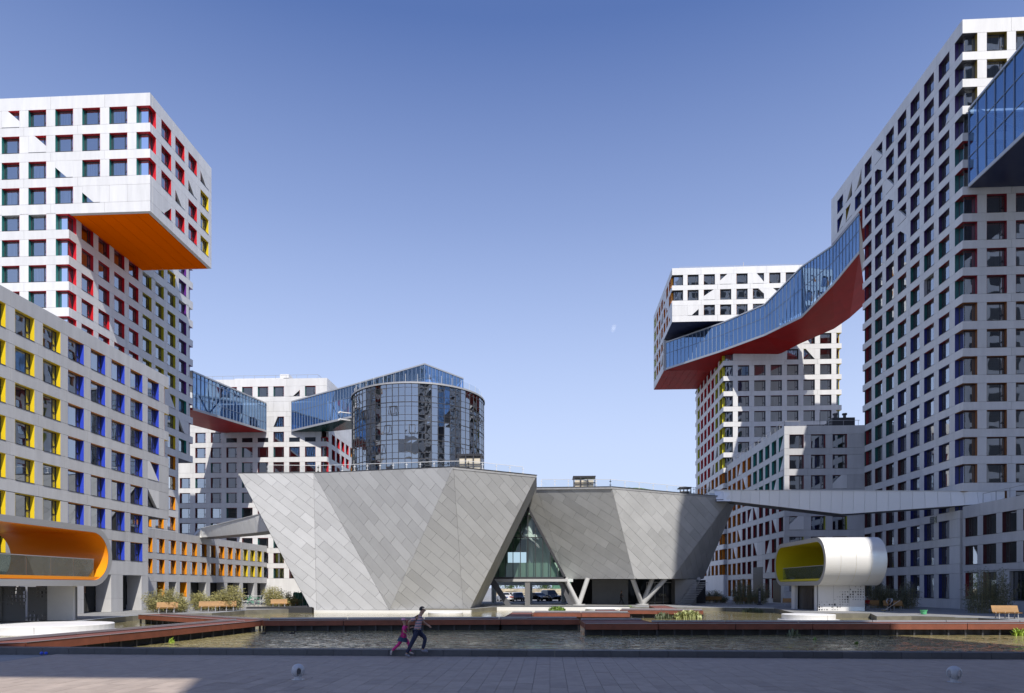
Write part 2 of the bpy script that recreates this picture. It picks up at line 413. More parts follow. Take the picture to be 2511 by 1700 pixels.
L.new(br.outputs['Color'], mx.inputs[1]); L.new(tx.outputs['Fac'], mx.inputs[2]); L.new(mx.outputs[0], b.inputs['Base Color'])
PAVE = m
mb = MB(); flat(mb, [OUT, pond], Z0)
tag(mb.obj('plaza_ground', PAVE), None, None, kind='structure')
# pond basin: sides and bed
mb = MB()
for p, q in zip(pond, pond[1:]+pond[:1]):
    mb.quad((p[0], p[1], -1.2), (q[0], q[1], -1.2), (q[0], q[1], Z0-0.01), (p[0], p[1], Z0-0.01))
flat(mb, [pond], -1.2)
tag(mb.obj('pond_basin', mat('basin_concrete', (0.16, 0.15, 0.12), 0.9, na=0.3, ns=1)), None, None, kind='structure')
m = bpy.data.materials.new('murky_water'); m.use_nodes = True; n = m.node_tree.nodes; L = m.node_tree.links
b = n['Principled BSDF']; b.inputs['Base Color'].default_value = (0.060, 0.055, 0.022, 1); b.inputs['Roughness'].default_value = 0.04; b.inputs['IOR'].default_value = 1.40
g = n.new('ShaderNodeNewGeometry')
mp = n.new('ShaderNodeMapping'); mp.inputs['Scale'].default_value = (0.9, 1.9, 1); mp.inputs['Rotation'].default_value = (0, 0, 0.2)
tx = n.new('ShaderNodeTexNoise'); tx.inputs['Scale'].default_value = 1.6; tx.inputs['Detail'].default_value = 2.5; tx.inputs['Roughness'].default_value = 0.5; tx.inputs['Distortion'].default_value = 0.8
big = n.new('ShaderNodeTexNoise'); big.inputs['Scale'].default_value = 0.09; big.inputs['Detail'].default_value = 2
mr = n.new('ShaderNodeMapRange'); mr.inputs['From Min'].default_value = 0.38; mr.inputs['From Max'].default_value = 0.62; mr.inputs['To Min'].default_value = 0.35; mr.inputs['To Max'].default_value = 1.0
# calmer water beyond the walkways: the wind ripples die out towards the banks
sep = n.new('ShaderNodeSeparateXYZ'); far = n.new('ShaderNodeMapRange'); far.inputs['From Min'].default_value = 38; far.inputs['From Max'].default_value = 47; far.inputs['To Min'].default_value = 1.0; far.inputs['To Max'].default_value = 0.16
ml = n.new('ShaderNodeMath'); ml.operation = 'MULTIPLY'; ml2 = n.new('ShaderNodeMath'); ml2.operation = 'MULTIPLY'; ml2.inputs[1].default_value = 0.9
bp = n.new('ShaderNodeBump'); bp.inputs['Distance'].default_value = 0.28
L.new(g.outputs['Position'], mp.inputs[0]); L.new(mp.outputs[0], tx.inputs['Vector']); L.new(g.outputs['Position'], big.inputs['Vector']); L.new(big.outputs['Fac'], mr.inputs['Value'])
L.new(g.outputs['Position'], sep.inputs[0]); L.new(sep.outputs['Y'], far.inputs['Value']); L.new(mr.outputs[0], ml.inputs[0]); L.new(far.outputs[0], ml.inputs[1])
L.new(ml.outputs[0], ml2.inputs[0]); L.new(ml2.outputs[0], bp.inputs['Strength']); L.new(tx.outputs['Fac'], bp.inputs['Height']); L.new(bp.outputs[0], b.inputs['Normal'])
# mud stirred up in the shallows gives the water its uneven olive colour
mud = n.new('ShaderNodeTexNoise'); mud.inputs['Scale'].default_value = 0.25; mud.inputs['Detail'].default_value = 4
rp = n.new('ShaderNodeValToRGB'); rp.color_ramp.elements[0].color = (0.17, 0.155, 0.075, 1); rp.color_ramp.elements[1].color = (0.33, 0.27, 0.12, 1)
L.new(g.outputs['Position'], mud.inputs['Vector']); L.new(mud.outputs['Fac'], rp.inputs[0]); L.new(rp.outputs[0], b.inputs['Base Color'])
mb = MB(); flat(mb, [pond], WZ)
tag(mb.obj('pond_water', m), None, None, kind='structure')
# wind ripples on the open near water are real relief
from mathutils import noise as MN
gx_, gy_ = 560, 190; X0_, X1_, Y0_, Y1_ = -44.0, 44.0, KY+.04, 46.0
mb = MB()
for j in range(gy_+1):
    y = Y0_+(Y1_-Y0_)*j/gy_
    for i in range(gx_+1):
        x = X0_+(X1_-X0_)*i/gx_
        fd = min(1, (y-Y0_)/1.0+.35, (Y1_-y)/6.0, (x-X0_)/3, (X1_-x)/3)
        g_ = .55+.75*max(0, MN.noise(Vector((x*.13, y*.2, 3.0)))+.25)
        h = MN.noise(Vector((x*1.1+y*.3, y*2.1, 0)))*.6+MN.noise(Vector((x*2.3-y*.5, y*4.3, 7)))*.4
        mb.v.append((x, y, WZ+.003+fd*(.022+.034*g_*h)))
for j in range(gy_):
    for i in range(gx_): k = j*(gx_+1)+i; mb.f.append((k, k+1, k+gx_+2, k+gx_+1)); mb.m.append(0)
tag(mb.obj('pond_water_ripples', m, smooth=True), None, None, kind='structure')

# paving slabs of the near plaza: real stones over the sheet
PV = mat('paver_stone', (0.37, 0.30, 0.245), 0.72, rv=0.12, ns=2.5, na=0.16, bump=0.25, bs=35)
pav = thing('plaza_paving', 'grey stone slab paving of the near plaza in front of the pond kerb', 'paving', (0, 18, Z0))
pm_ = {}
def slab_mesh(wx, wy):
    k = (round(wx, 3), round(wy, 3))
    if k not in pm_:
        q = MB(); q.box(0.004, wx-0.004, 0.004, wy-0.004, 0, 0.035); pm_[k] = q.mesh('paving_slab', PV)
    return pm_[k]
slabs = []
PW = 0.40
for i in range(-42, 42):
    y = 13.2 + RND.choice((0, 0.2, 0.4, 0.6)) - 0.8
    while y < KY-0.52:
        ln = RND.choice((0.8, 0.8, 1.0, 0.6)); y2 = min(y+ln, KY-0.50)
        if y2-y > 0.15: slabs.append((i*PW, y, PW, y2-y))
        y = y2
slabs.sort(key=lambda s: (abs(s[0])/(s[1]) > 0.8, s[1]))
rest = MB()
for i, s in enumerate(slabs):
    if i < 300: put('paving_slab', slab_mesh(s[2], s[3]), pav, (s[0], s[1], Z0+RND.uniform(-0.003, 0.002)))
    else: rest.box(s[0]+0.004, s[0]+s[2]-0.004, s[1]+0.004, s[1]+s[3]-0.004, Z0, Z0+0.033+RND.uniform(-0.003, 0.002))
o = rest.obj('paving_slab', PV, pav, world=True); o['kind'] = 'stuff'
KERB = mat('dark_granite', (0.075, 0.078, 0.085), 0.55, rv=0.12, ns=6, na=0.15)
ke = thing('pond_kerb', 'low dark granite kerb between the plaza and the pond', 'kerb', (0, KY-0.25, 0))
me = None
x = -21.0
while x < 21:
    ln = 0.92
    if me is None:
        q = MB(); q.box(0.005, ln-0.005, 0, 0.5, 0, 0.24); me = q.mesh('kerb_stone', KERB)
    put('kerb_stone', me, ke, (x, KY-0.48+RND.uniform(-.004, .004), Z0)); x += ln
for a, bb_ in ((-60, -21.0), (x, 45)):
    q = MB(); q.box(a, bb_, KY-0.48, KY+0.02, Z0, 0.22); q.obj('kerb_run', KERB, ke, world=True)

# ================================================================== LEFT TOWER (red, tall, with the cantilevered top box)
XU, XL, YF = -43.556, -52.771, 72.195
F = 2.85
tops = [hz(258.7, 74.5)-F*k for k in range(18)]
OH = 1.86
LT = thing('apartment_tower', 'tall white tower at the left with an orange bellied box jutting out near its top', 'building', (XL, YF, 0), group='white gridded towers round the pond')
zb = hz(518, 74.5); zt = hz(227, 74.5)
cu = span(-75.87, -48.178, 10, 2.03)      # last is index 9 (px 268)
G = ('green', 'red', 'red')
def sp(i, j):
    i -= 4                                  # column 0 = px 4
    if (i, j) in ((5, 3),): return None
    c = ('orange', 'navy', 'orange') if i <= 0 else G
    sh = {(1, 0): 'otr', (2, 1): 'otr', (3, 2): 'obl', (4, 3): 'obl', (0, 6): 'cbl'}.get((i, j))
    shape = (sh[0], sh[1], sh[2], 0.62, 0.62) if sh else None
    if shape: shape = sh+'', ; shape = (sh[0], sh[1]+sh[2]); shape = None
    if sh: shape = Shape(sh)
    bl = ('b', 0.98) if (i, j) in ((1, 1), (3, 1), (4, 1), (1, 6)) else (('b', .4) if (i, j) in ((1, 7), (1, 8)) else (('c', .98) if RND.random() < .6 else None))  # random curtains added to lighten the panes in place of sky reflections
    return c, bl, shape
class Shape:
    def __init__(s, k, fx=0.66, fz=0.62): s.k = k; s.fx = fx; s.fz = fz
    def __getitem__(s, i):
        if isinstance(i, slice): return s.k[i]
        return s.k[0] if i == 0 else (s.fx if i == 3 else s.fz)
WC = (1.55, 1.12)
facade(LT, 'F', YF, -77, XU, zb, zt, cu, tops[:4], OH, sp, cR=(WC[0], {0, 1, 2}), tR=0)
for j in range(3): corner_window(LT, XU, YF, -1, 1, WC[0], WC[1], tops[j]-OH, tops[j], G, cur=(j == 1))
us = span(74.35, 82.95, 4, 2.0)
def spu(i, j):
    t_ = {(3, 0): Shape('obl', .7, .7), (2, 1): Shape('obl', .7, .7), (1, 2): Shape('obl', .7, .7), (0, 3): Shape('obr', .8, .8)}.get((i, j))
    c = ('yellow',)*3 if (i == 3 and j > 0) else ('red',)*3
    if (i, j) == (3, 4): return None
    return c, rb(.35), t_
facade(LT, 'R', XU, YF, 85.72, zb, zt, us, tops[:4], OH, spu, tL=T, cL=(WC[1], {0, 1, 2}))
soffit(LT, XL+0.05, XU-T-.02, YF+T+.02, 85.6, zb, SOFO)
core(LT, -76, XU-1.1, YF+1.1, 85.5, zb+0.5, zt-0.6)
roofslab(LT, -77+.1, XU-T, YF+T, 85.6, zt)
# back and side returns of the box
mb = MB(); mb.box(-77, XU-T, 85.27, 85.72, zb, zt); mb.obj('rear_wall', CON, LT, world=True)
# lower shaft, front
cl = span(-75.87, -57.40, 7, 2.03)
def spl(i, j): return sp(i, j+4)
facade(LT, 'F', YF, -77, XL, 8, zb, cl, [t_ for t_ in tops[4:12]], OH, spl, cR=(1.50, set(range(8))))
cwt = tops[4:12]
for j, t_ in enumerate(cwt):
    corner_window(LT, XL, YF, -1, 1, 1.5, 1.2, t_-OH, t_ if j else zb-.02, G, cur=j % 2)
ls = span(74.23, 94.45, 8, 2.0)
YB = 98.3; zc7 = hz(1141, 102.9)
def sps(i, j):
    if j >= 8 and i == 7: pass
    c = 'red' if i < 4 else ('olive' if i < 7 else ('purple' if j < 5 else 'green'))
    if j >= 7 and i >= 4 and i < 7: c = 'orange' if j >= 8 else 'yellow'
    t_ = {(6, 5): Shape('otr', .75, .98), (7, 6): Shape('obl', .75, .98)}.get((i, j))
    return (c,)*3, rb(.45), t_
facade(LT, 'R', XL, YF, YB, zc7, zb, ls, tops[4:12], OH, sps, tL=T, cL=(1.2, set(range(8))), cR=(1.15, set(range(8))), m=CON)
for t_ in tops[4:12]: corner_window(LT, XL, YB, -1, -1, 1.3, 1.15, t_-OH, t_, ('green', 'purple', 'purple'))
facade(LT, 'R', XL, YF+T, 94.35, 10.0, zc7, ls[:7], [t_ for t_ in tops[12:16]], OH, lambda i, j: ((('orange',)*3), rb(.5), None), tL=0)
soffit(LT, XL-6, XL-.02, 94.4, YB-.02, zc7, SOFN)
mb = MB(); mb.box(-77, XL-T, YB-T, YB, zc7, zt-3); mb.obj('rear_wall', CON, LT, world=True)
core(LT, -76, XL-1.15, YF+1.15, YB-1.2, zc7+.5, zb-.1)
core(LT, -76, XL-1.15, YF+1.15, 93.2, 3, zc7+.4)
roofslab(LT, -77, XL-.02, 85.75, YB-.02, zt-1.2)
facade(LT, 'R', XL, 85.74, YB, zb, tops[0]+1.2, ls[4:], tops[:4], OH, lambda i, j: (('yellow',)*3 if i < 3 else ('purple',)*3, rb(.4), None), cR=(1.15, {1, 2, 3}))
for t_ in tops[1:4]: corner_window(LT, XL, YB, -1, -1, 1.3, 1.15, t_-OH, t_, ('green', 'purple', 'purple'))

# ================================================================== YELLOW AND BLUE PODIUM BUILDING (left, nearest)
XY = -40.892
YP = thing('apartment_building', 'near left building with deep yellow and blue window reveals', 'building', (XY, 60, 0))
yt = [hz(915, 68.0)-2.82*k for k in range(7)]
ys = span(47.2, 67.36, 8, 1.98)
def spy(i, j):
    c = 'yellow' if i < 3 else 'blue'
    t_ = {(7, 3): Shape('otr', .8, .99), (7, 4): Shape('obl', .85, .99)}.get((i, j))
    bl = ('b', .98)
    if (i, j) in ((3, 0), (4, 0), (6, 0), (7, 0), (6, 1), (7, 1), (1, 0), (1, 1), (3, 3), (4, 3), (2, 3), (1, 3)): bl = rb(0, 1)
    return (c, 'orange' if i >= 3 else 'yellow', c), bl, t_
ztY = hz(929, 73.8); zoh = yt[5]+.03
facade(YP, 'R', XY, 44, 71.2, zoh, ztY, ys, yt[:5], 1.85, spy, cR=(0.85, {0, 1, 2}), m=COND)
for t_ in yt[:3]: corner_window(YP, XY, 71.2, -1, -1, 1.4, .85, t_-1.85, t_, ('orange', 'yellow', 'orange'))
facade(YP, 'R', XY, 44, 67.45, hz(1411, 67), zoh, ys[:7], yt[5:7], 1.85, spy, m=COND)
mb = MB(); mb.box(-52, XY-.01, 67.5, 71.15, zoh, zoh+.4); mb.obj('soffit', DKST, YP, world=True)
mb = MB(); mb.box(-52, XY-T, 71.2-T, 71.2, zoh+.4, ztY-.02); mb.obj('rear_wall', COND, YP, world=True)
core(YP, -52, XY-1.1, 44, 70.1, zoh+.5, ztY-.7); core(YP, -52, XY-3.2, 44, 66.4, Z0, zoh+.4)
roofslab(YP, -60, XY-.02, 44.1, 71.15, ztY+.02)
# ground floor: deep openings between broad piers
zg = hz(1411, 67)
for a, c in ((44, 45.6), (50.6, 52.2), (56.2, 57.8), (61.55, 63.3), (67.45-1.15, 67.45)):
    for z0_, z1_ in ((Z0, 1.2), (1.2, zg)):
        mb = MB(); mb.box(XY-1.5, XY, a, c, z0_+.005, z1_-.005); mb.obj('ground_pier', COND, YP, world=True)
for a, c in ((45.6, 50.6), (52.2, 56.2), (57.8, 61.55), (63.3, 66.3)):
    n_ = 3; wd = (c-a)/n_
    for i in range(n_):
        mb = MB(); mb.box(XY-1.62, XY-1.55, a+i*wd+.04, a+(i+1)*wd-.04, .05, zg-.05)
        fr = mb.obj('shop_window', mat('shop_glass_dark', (0.015, 0.018, 0.02), 0.04), YP, world=True)
        if i < 2:
            mb = MB(); mb.box(XY-1.545, XY-1.53, a+i*wd+.1, a+(i+1)*wd-.1, 1.75, 2.75)
            mb.obj('poster', mat('brown_poster', (0.10, 0.045, 0.02), 0.4, na=0.9, ns=3), YP, world=True)

# ================================================================== LOW ORANGE BUILDING
LB = thing('low_building', 'low grey wing with two rows of orange and lime windows under the ramp', 'building', (XL, 106, 0))
lt = [hz(1324, 94.6), hz(1373.5, 94.6)]
zl = 10.0
lo = [(86.1, 88.0)] + span(88.96, 123.4, 13, 1.9)
def splb(i, j):
    c = ('lime', 'yellow', 'yellow') if i >= 10 else ('orange',)*3
    return c, (rb(.9, .5) if i < 4 and j == 1 else rb(.15)), None
zg = hz(1427, 94.6)
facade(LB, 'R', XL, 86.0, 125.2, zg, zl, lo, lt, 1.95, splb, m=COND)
gx = [(88.96, 90.9), (91.87, 93.8), (94.7, 96.6), (97.6, 102.2), (103.4, 107.9), (109.1, 113.6), (114.8, 119.3), (120.5, 124.6)]
x = 86.0
for i, (p, q) in enumerate(gx+[(125.2, 125.2)]):
    mb = MB(); mb.box(XL-1.2, XL, x, p, Z0, zg-.01); mb.obj('ground_pier', COND, LB, world=True); x = q
    if i in (0, 2):
        mb = MB(); mb.box(XL-1.0, XL-.02, q-.03, q-.002, .9, zg-.03); mb.obj('orange_jamb', cmat('orange'), LB, world=True)
    if q > p:
        mb = MB(); mb.box(XL-1.35, XL-1.3, p+.05, q-.05, .05, zg-.05); mb.obj('shop_window', MATS.get('shop_glass_dark') or INT, LB, world=True)
core(LB, -62, XL-1.05, 87, 124.5, zg+.2, zl-.6); core(LB, -62, XL-3.5, 87, 124.5, Z0, zg)
roofslab(LB, -62, XL-.02, 98.4, 125.2, zl+.02)

# ================================================================== CENTRE LEFT BUILDING
XC, YC = -41.38, 124.845
CB = thing('apartment_block', 'white block in the middle distance behind the two glass footbridges', 'building', (XC, YC, 0))
FC = 2.83; z0c = hz(947.7, 127.5); ztc = hz(927, 127)
ct = [z0c-FC*k for k in range(14)]
cc = span(-69.57, -45.56, 9, 2.0)
def spc(i, j):
    i -= 1
    if i < 0: return (('maroon',)*3, ('b', .98), None) if j > 5 else None
    # i 0..7 ; i=1 px516 ... i=7 px747
    if j == 0: return (('green', 'red', 'red'), ('b', .98) if i in (3, 5) else rb(.3), Shape('obr', .66, .62)) if i != 0 and i != 6 else ((('green', 'red', 'red'), None, Shape('obr', .66, .62)) if i == 6 else None)
    if j == 1: return None
    if j == 2: return (('green', 'red', 'red'), None, Shape('ctl', .4, .98)) if i == 5 else None
    bl = ('b', .98) if RND.random() < .62 else (('b', .5) if RND.random() < .4 else None)
    return (RND.choice((('green', 'red', 'maroon'), ('maroon', 'maroon', 'red'))), bl, None)
def spc0(i, j):
    r = spc(i, j)
    if r and j == 0 and i not in (7,): r = (r[0], r[1], None)
    return r
def spfix(i, j):
    if j == 3 and i in (3, 4, 5, 7, 8): return None
    return spc0(i, j)
facade(CB, 'F', YC, -72, XC, Z0, ztc, cc, ct[:13], 1.9, spfix, cR=(1.15, set(range(3, 13))))
for i in (3, 4, 5, 7, 8):        # slit windows under the bridges, proud of the blank panels
    p, q = cc[i]
    mb = MB(); mb.box(p, q, YC-.02, YC+.1, ct[3]-1.9, ct[3]-1.1); mb.obj('slit_window', mat('slit_glass', (0.02, 0.024, 0.03), 0.08), CB, world=True)
cd = [(127.6+3*k, 129.5+3*k) for k in range(5)]
def spcs(i, j):
    c = 'orange' if i == 4 else ('red')
    return (c,)*3, rb(.2), (Shape('ctl', .6, .98) if (i + 2*j) % 7 == 5 else None)
facade(CB, 'R', XC, YC, 141.5, Z0, ztc, cd, ct[:13], 1.9, lambda i, j: None if j in (1, 2) else spcs(i, j), tL=T, cL=(.9, set(range(3, 13))))
for j in range(3, 13): corner_window(CB, XC, YC, -1, 1, 1.15, .9, ct[j]-1.9 if j > 3 else ct[3]-1.9, ct[j] if j > 3 else ct[3]-1.1, ('maroon', 'red', 'red'))
core(CB, -71, XC-1.15, YC+1.15, 141, Z0, ztc-.7); roofslab(CB, -72, XC-.02, YC+.02, 141.5, ztc+.02)
mb = MB()
for a, c_ in (((-70, 126, ztc+1.0), (-43.5, 126, ztc+1.0)), ((-43.5, 126, ztc+1.0), (-43.5, 140, ztc+1.0))): mb.beam(a, c_, .05, .05)
for i in range(14): mb.beam((-70+i*2.04, 126, ztc-.1), (-70+i*2.04, 126, ztc+1.0), .04, .04)
mb.obj('roof_rail', STEEL, CB, world=True)
mb = MB(); mb.box(-60, -50.5, 127, 131, ztc-.1, ztc+.8); mb.obj('roof_plant', WHITE, CB, world=True)
mb = MB(); mb.box(-51.2, -49.5, 127, 129, ztc+.8, ztc+1.5); mb.obj('roof_vent', WHITE, CB, world=True)

# ================================================================== RIGHT MIDDLE TOWER
XD, YD, XD2, XDR = 31.72, 126.955, 22.42, 52.85
DT = thing('apartment_tower', 'far right tower with a red bellied box hanging over the curved glass bridge', 'building', (XD, YD, 0), group='white gridded towers round the pond')
FD = 2.80; dt = [hz(678, 126)-FD*k for k in range(20)]
zdt = hz(661, 126); zdf = hz(792.5, 126)
dc = span(25.235, 25.235+2.944*8, 9, 2.0)
def spd(i, j):
    t_ = {(2, 0): Shape('otl'), (4, 0): Shape('otr', .66, .85), (1, 1): Shape('otl', .9, .62), (4, 1): Shape('ctr', .5, .5), (0, 2): Shape('obr', .66, .62), (5, 1): Shape('otr')}.get((i, j))
    return ('orange', 'dark', 'dark'), (('w', .98) if j == 1 and i in (0, 2, 3) else (('w', .5) if j == 2 else None)), t_
facade(DT, 'F', YD, XD2, XDR, zdf, zdt, dc, dt[:3], 1.9, spd, cL=(2.0, {0, 1}))
for j in range(2): corner_window(DT, XD2, YD, 1, 1, 2.0, 1.2, dt[j]-1.9, dt[j], ('dark', 'dark', 'orange'))
# left face of the box, stepping down behind the bridge
def lf(Y0, Y1, n, w=1.95): return [(-(Y1-.8-i*((Y1-Y0)/n)), -(Y1-.8-i*((Y1-Y0)/n))+w) for i in range(n)]
YDB = 149.2; YDN = 136.0; zdb = 45.0
la = [(-(148.2-3.0*i), -(148.2-3.0*i)+1.95) for i in range(7)]
def spdl(i, j):
    t_ = {(4, 0): Shape('obl', .8, .6), (3, 1): Shape('ctl', .7, .7), (5, 1): Shape('obl', .7, .7), (6, 2): Shape('obl', .7, .6), (2, 2): Shape('ctl', .6, .8), (4, 2): None}.get((i, j))
    return (('lime',)*3 if i == 0 else ('rust',)*3), None, t_
facade(DT, 'L', XD2, -YDB, -YD, zdf, zdt, la, dt[:3], 1.9, spdl, tR=T, cR=(1.2, {0, 1}))
facade(DT, 'L', XD2, -YDB, -YDN, zdb, zdf, la[:4], dt[3:5], 1.9, spdl)
mb = MB(); mb.box(XD2+.02, XDR, YD+.02, YDN-.1, zdf-.03, zdf+.3); mb.obj('navy_soffit', SOFN, DT, world=True)
soffit(DT, XD2+.05, XD+.1, YDN, YDB-.05, zdb, SOFR)
mb = MB(); mb.box(XD2, XD2+T, YDN-.02, YDN+.4, zdb, zdf-.05); mb.box(XD2+T, XD, YDN, YDN+.3, zdb+.1, zdf-.05); mb.obj('notch_wall', CON, DT, world=True)
core(DT, XD2+1.1, XDR-1.1, YD+1.1, YDB-.5, zdf+.4, zdt-.6); core(DT, XD2+1.1, XD+2, YDN+.5, YDB-.5, zdb+.5, zdf+.3)
roofslab(DT, XD2+.02, XDR-.02, YD+.02, YDB, zdt+.02)
mb = MB(); mb.box(XD2+T, XDR, YDB-T, YDB, zdb, zdt-.02); mb.obj('rear_wall', CON, DT, world=True)
# shaft, front
ds = span(34.338, 49.015, 6, 2.0); dts = dt[4:20]
def spds(i, j):
    if (j == 0 and i < 4) or (j == 1 and i < 3): return None
    if (i, j) == (4, 0): return ('dark', 'dark', 'dark'), None, Shape('cbl', .6, .95)
    bl = ('w', .98) if RND.random() < .45 else (('b', .98) if RND.random() < .6 else ('c', .98))
    c = ('dark', 'dark', 'green') if i else ('yellow', 'maroon', 'maroon')
    t_ = Shape('ctr', .8, .98) if (i, j) == (4, 0) else None
    return ('dark', 'maroon', 'dark'), bl, t_
def spds2(i, j):
    if (i, j) == (3, 0): return None
    if (i, j) == (4, 1): return ('dark', 'lime', 'dark'), None, Shape('ctr', .8, .98)
    if j <= 1 and i in (3, 5): return ('dark', 'dark', 'dark'), ('b', .98), None
    return spds(i, j)
rows_d = set(range(16))
facade(DT, 'F', YD, XD, XDR, Z0, zdf-.05, ds, dts, 1.9, spds2, cL=(1.7, rows_d), cR=(.95, rows_d))
for j, t_ in enumerate(dts):
    corner_window(DT, XD, YD, 1, 1, 1.7, 1.1, t_-1.9, t_, ('dark', 'dark', 'yellow'), cur=j % 2)
    corner_window(DT, XDR, YD, -1, 1, .95, 1.1, t_-1.9, t_, ('dark', 'yellow', 'yellow' if j < 4 else 'green'))
lds = [(-(148.8-3.14*i), -(148.8-3.14*i)+2.1) for i in range(7)]
def spdx(i, j):
    c = ['lime', 'red', 'red', 'red', 'red', 'olive', 'olive'][i]
    t_ = Shape('ctl', .6, .99) if (j >= 7 and (i+j) % 6 == 0) else None
    if j >= 9: c = 'rust' if i > 1 else 'orange'
    return (c,)*3, (rb(.2) if c != 'rust' else None), t_
facade(DT, 'L', XD, -151.2, -YD, Z0, zdb+.0, lds, dts[:], 1.9, spdx, tR=T, cR=(1.1, rows_d), cL=(.9, set(range(9))))
core(DT, XD+1.15, XDR-1.15, YD+1.15, 150, Z0, zdf-.1)
mb = MB(); mb.box(XD+T, XDR, 151.2-T, 151.2, Z0, zdb+.5); mb.obj('rear_wall', CON, DT, world=True)
roofslab(DT, XD, XD+3, YDB+.1, 151.2, zdb)
mb = MB(); mb.box(XDR-T, XDR, YD+T+1.1, 151-T, Z0, zdf); mb.obj('side_wall', CON, DT, world=True)
mb = MB()
mb.beam((24, YD+1, zdt+.6), (50, YD+1, zdt+.6), .04, .04)
for i in range(27): mb.beam((24+i, YD+1, zdt-.1), (24+i, YD+1, zdt+.6), .03, .03)
mb.beam((35.6, YD+1, zdt), (35.6, YD+1, zdt+1.2), .09, .09)
mb.obj('roof_rail', STEEL, DT, world=True)

# ================================================================== RIGHT MID-RISE
XF, YFR, XE, YE = 32.313, 96.24, 43.137, 74.0
FB = thing('apartment_building', 'shaded mid-rise on the right behind the long ramp, orange and dark red side windows', 'building', (XF, YFR, 0))
ft = [hz(1067.4, 94.6)-2.82*k for k in range(8)]; zft = hz(1045, 94.3)
fc = [(33.02, 34.95), (35.95, 37.87), (38.85, 40.77)]
def spf(i, j):
    t_ = {(2, 2): Shape('otl', .6, .6), (0, 4): Shape('otl', .6, .6)}.get((i, j))
    return (('maroon', 'maroon', 'lime' if j >= 4 else 'maroon')), (('b', .98) if j < 3 and not t_ and (i, j) != (2, 0) else None), t_
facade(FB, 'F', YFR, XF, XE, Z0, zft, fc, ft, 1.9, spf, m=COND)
fs = [(-(129.0-3.05*i), -(129.0-3.05*i)+2.0) for i in range(11)]
def spfs(i, j):
    # i=0 far .. 10 near
    if j <= 2: c = 'green' if i >= 6 else 'rust'
    else: c = 'maroon' if i >= 4 else 'rust'
    t_ = None
    if (i, j) in ((3, 0), (10, 0), (10, 1), (9, 2), (5, 3), (8, 5), (8, 6)): t_ = Shape('cbr', .8, .99)
    if (i, j) in ((4, 1), (6, 3), (6, 5), (9, 4), (3, 4), (2, 5)): t_ = Shape('ctr', .8, .99)
    if (i, j) in ((7, 6), (7, 5)): return None
    return (c,)*3, None, t_
def tall(ro, n=8): return ro
facade(FB, 'L', XF, -130.0+3.3, -YFR, 3.6, zft, fs[1:], ft[:7], 2.0, lambda i, j: spfs(i+1, j), tR=T, m=COND)
gfs = [q for i, q in enumerate(fs[1:]) if i+1 not in (6, 7, 10)]
facade(FB, 'L', XF, -126.7, -YFR, Z0, 3.6, gfs, [3.55], 2.9, lambda i, j: ((('rust',)*3 if i < 5 else ('maroon',)*3), None, None), tR=T, m=COND)
mb = MB(); mb.box(XF-.01, XF+.3, -fs[7][1], -fs[6][0], .2, 5.4); mb.obj('entrance_recess', mat('entrance_glass', (0.012, 0.02, 0.03), 0.3, spec=0.05), FB, world=True)
mb = MB(); mb.box(XF-.02, XF+.2, 97.6, 101.0, .1, 3.3); mb.obj('glass_door', MATS['entrance_glass'], FB, world=True)
core(FB, XF+1.1, XE+5, YFR+1.1, 126.5, Z0, zft-.6); roofslab(FB, XF+.02, XE+6, YFR+.02, 126.6, zft+.02)
mb = MB()
mb.beam((XF+.3, 97, zft+.85), (XF+.3, 125, zft+.85), .05, .05); mb.beam((XF+.3, 97, zft+.85), (42.8, 97, zft+.85), .05, .05)
for i in range(15): mb.beam((XF+.3, 97+i*2, zft-.1), (XF+.3, 97+i*2, zft+.85), .04, .04)
for i in range(6): mb.beam((XF+.3+i*2, 97, zft-.1), (XF+.3+i*2, 97, zft+.85), .04, .04)
mb.obj('roof_rail', STEEL, FB, world=True)
fan = thing('roof_chiller', 'black cooling plant with two vents on the shaded mid-rise roof', 'air conditioner', (41, 98.6, zft-.06))
mb = MB(); mb.box(39.5, 42.6, 98, 100, zft-.05, zft+1.5); mb.obj('housing', DKST, fan, world=True)
for xx in (40.3, 41.6):
    mb = MB(); mb.tube((xx, 99, zft+1.5), (xx, 99, zft+2.1), .22); mb.tube((xx, 99, zft+2.1), (xx, 99, zft+2.3), .36); mb.obj('vent_pipe', DKST, fan, world=True)
mb = MB(); mb.beam((38.0, 98.5, zft-.05), (38.0, 98.5, zft+2.4), .05, .05); mb.beam((36.2, 98.5, zft+.6), (39.6, 98.5, zft+.6), .1, .08); mb.beam((37.3, 98.5, zft-.05), (39.6, 98.5, zft+1.1), .1, .08); mb.obj('mast', DKST, fan, world=True)

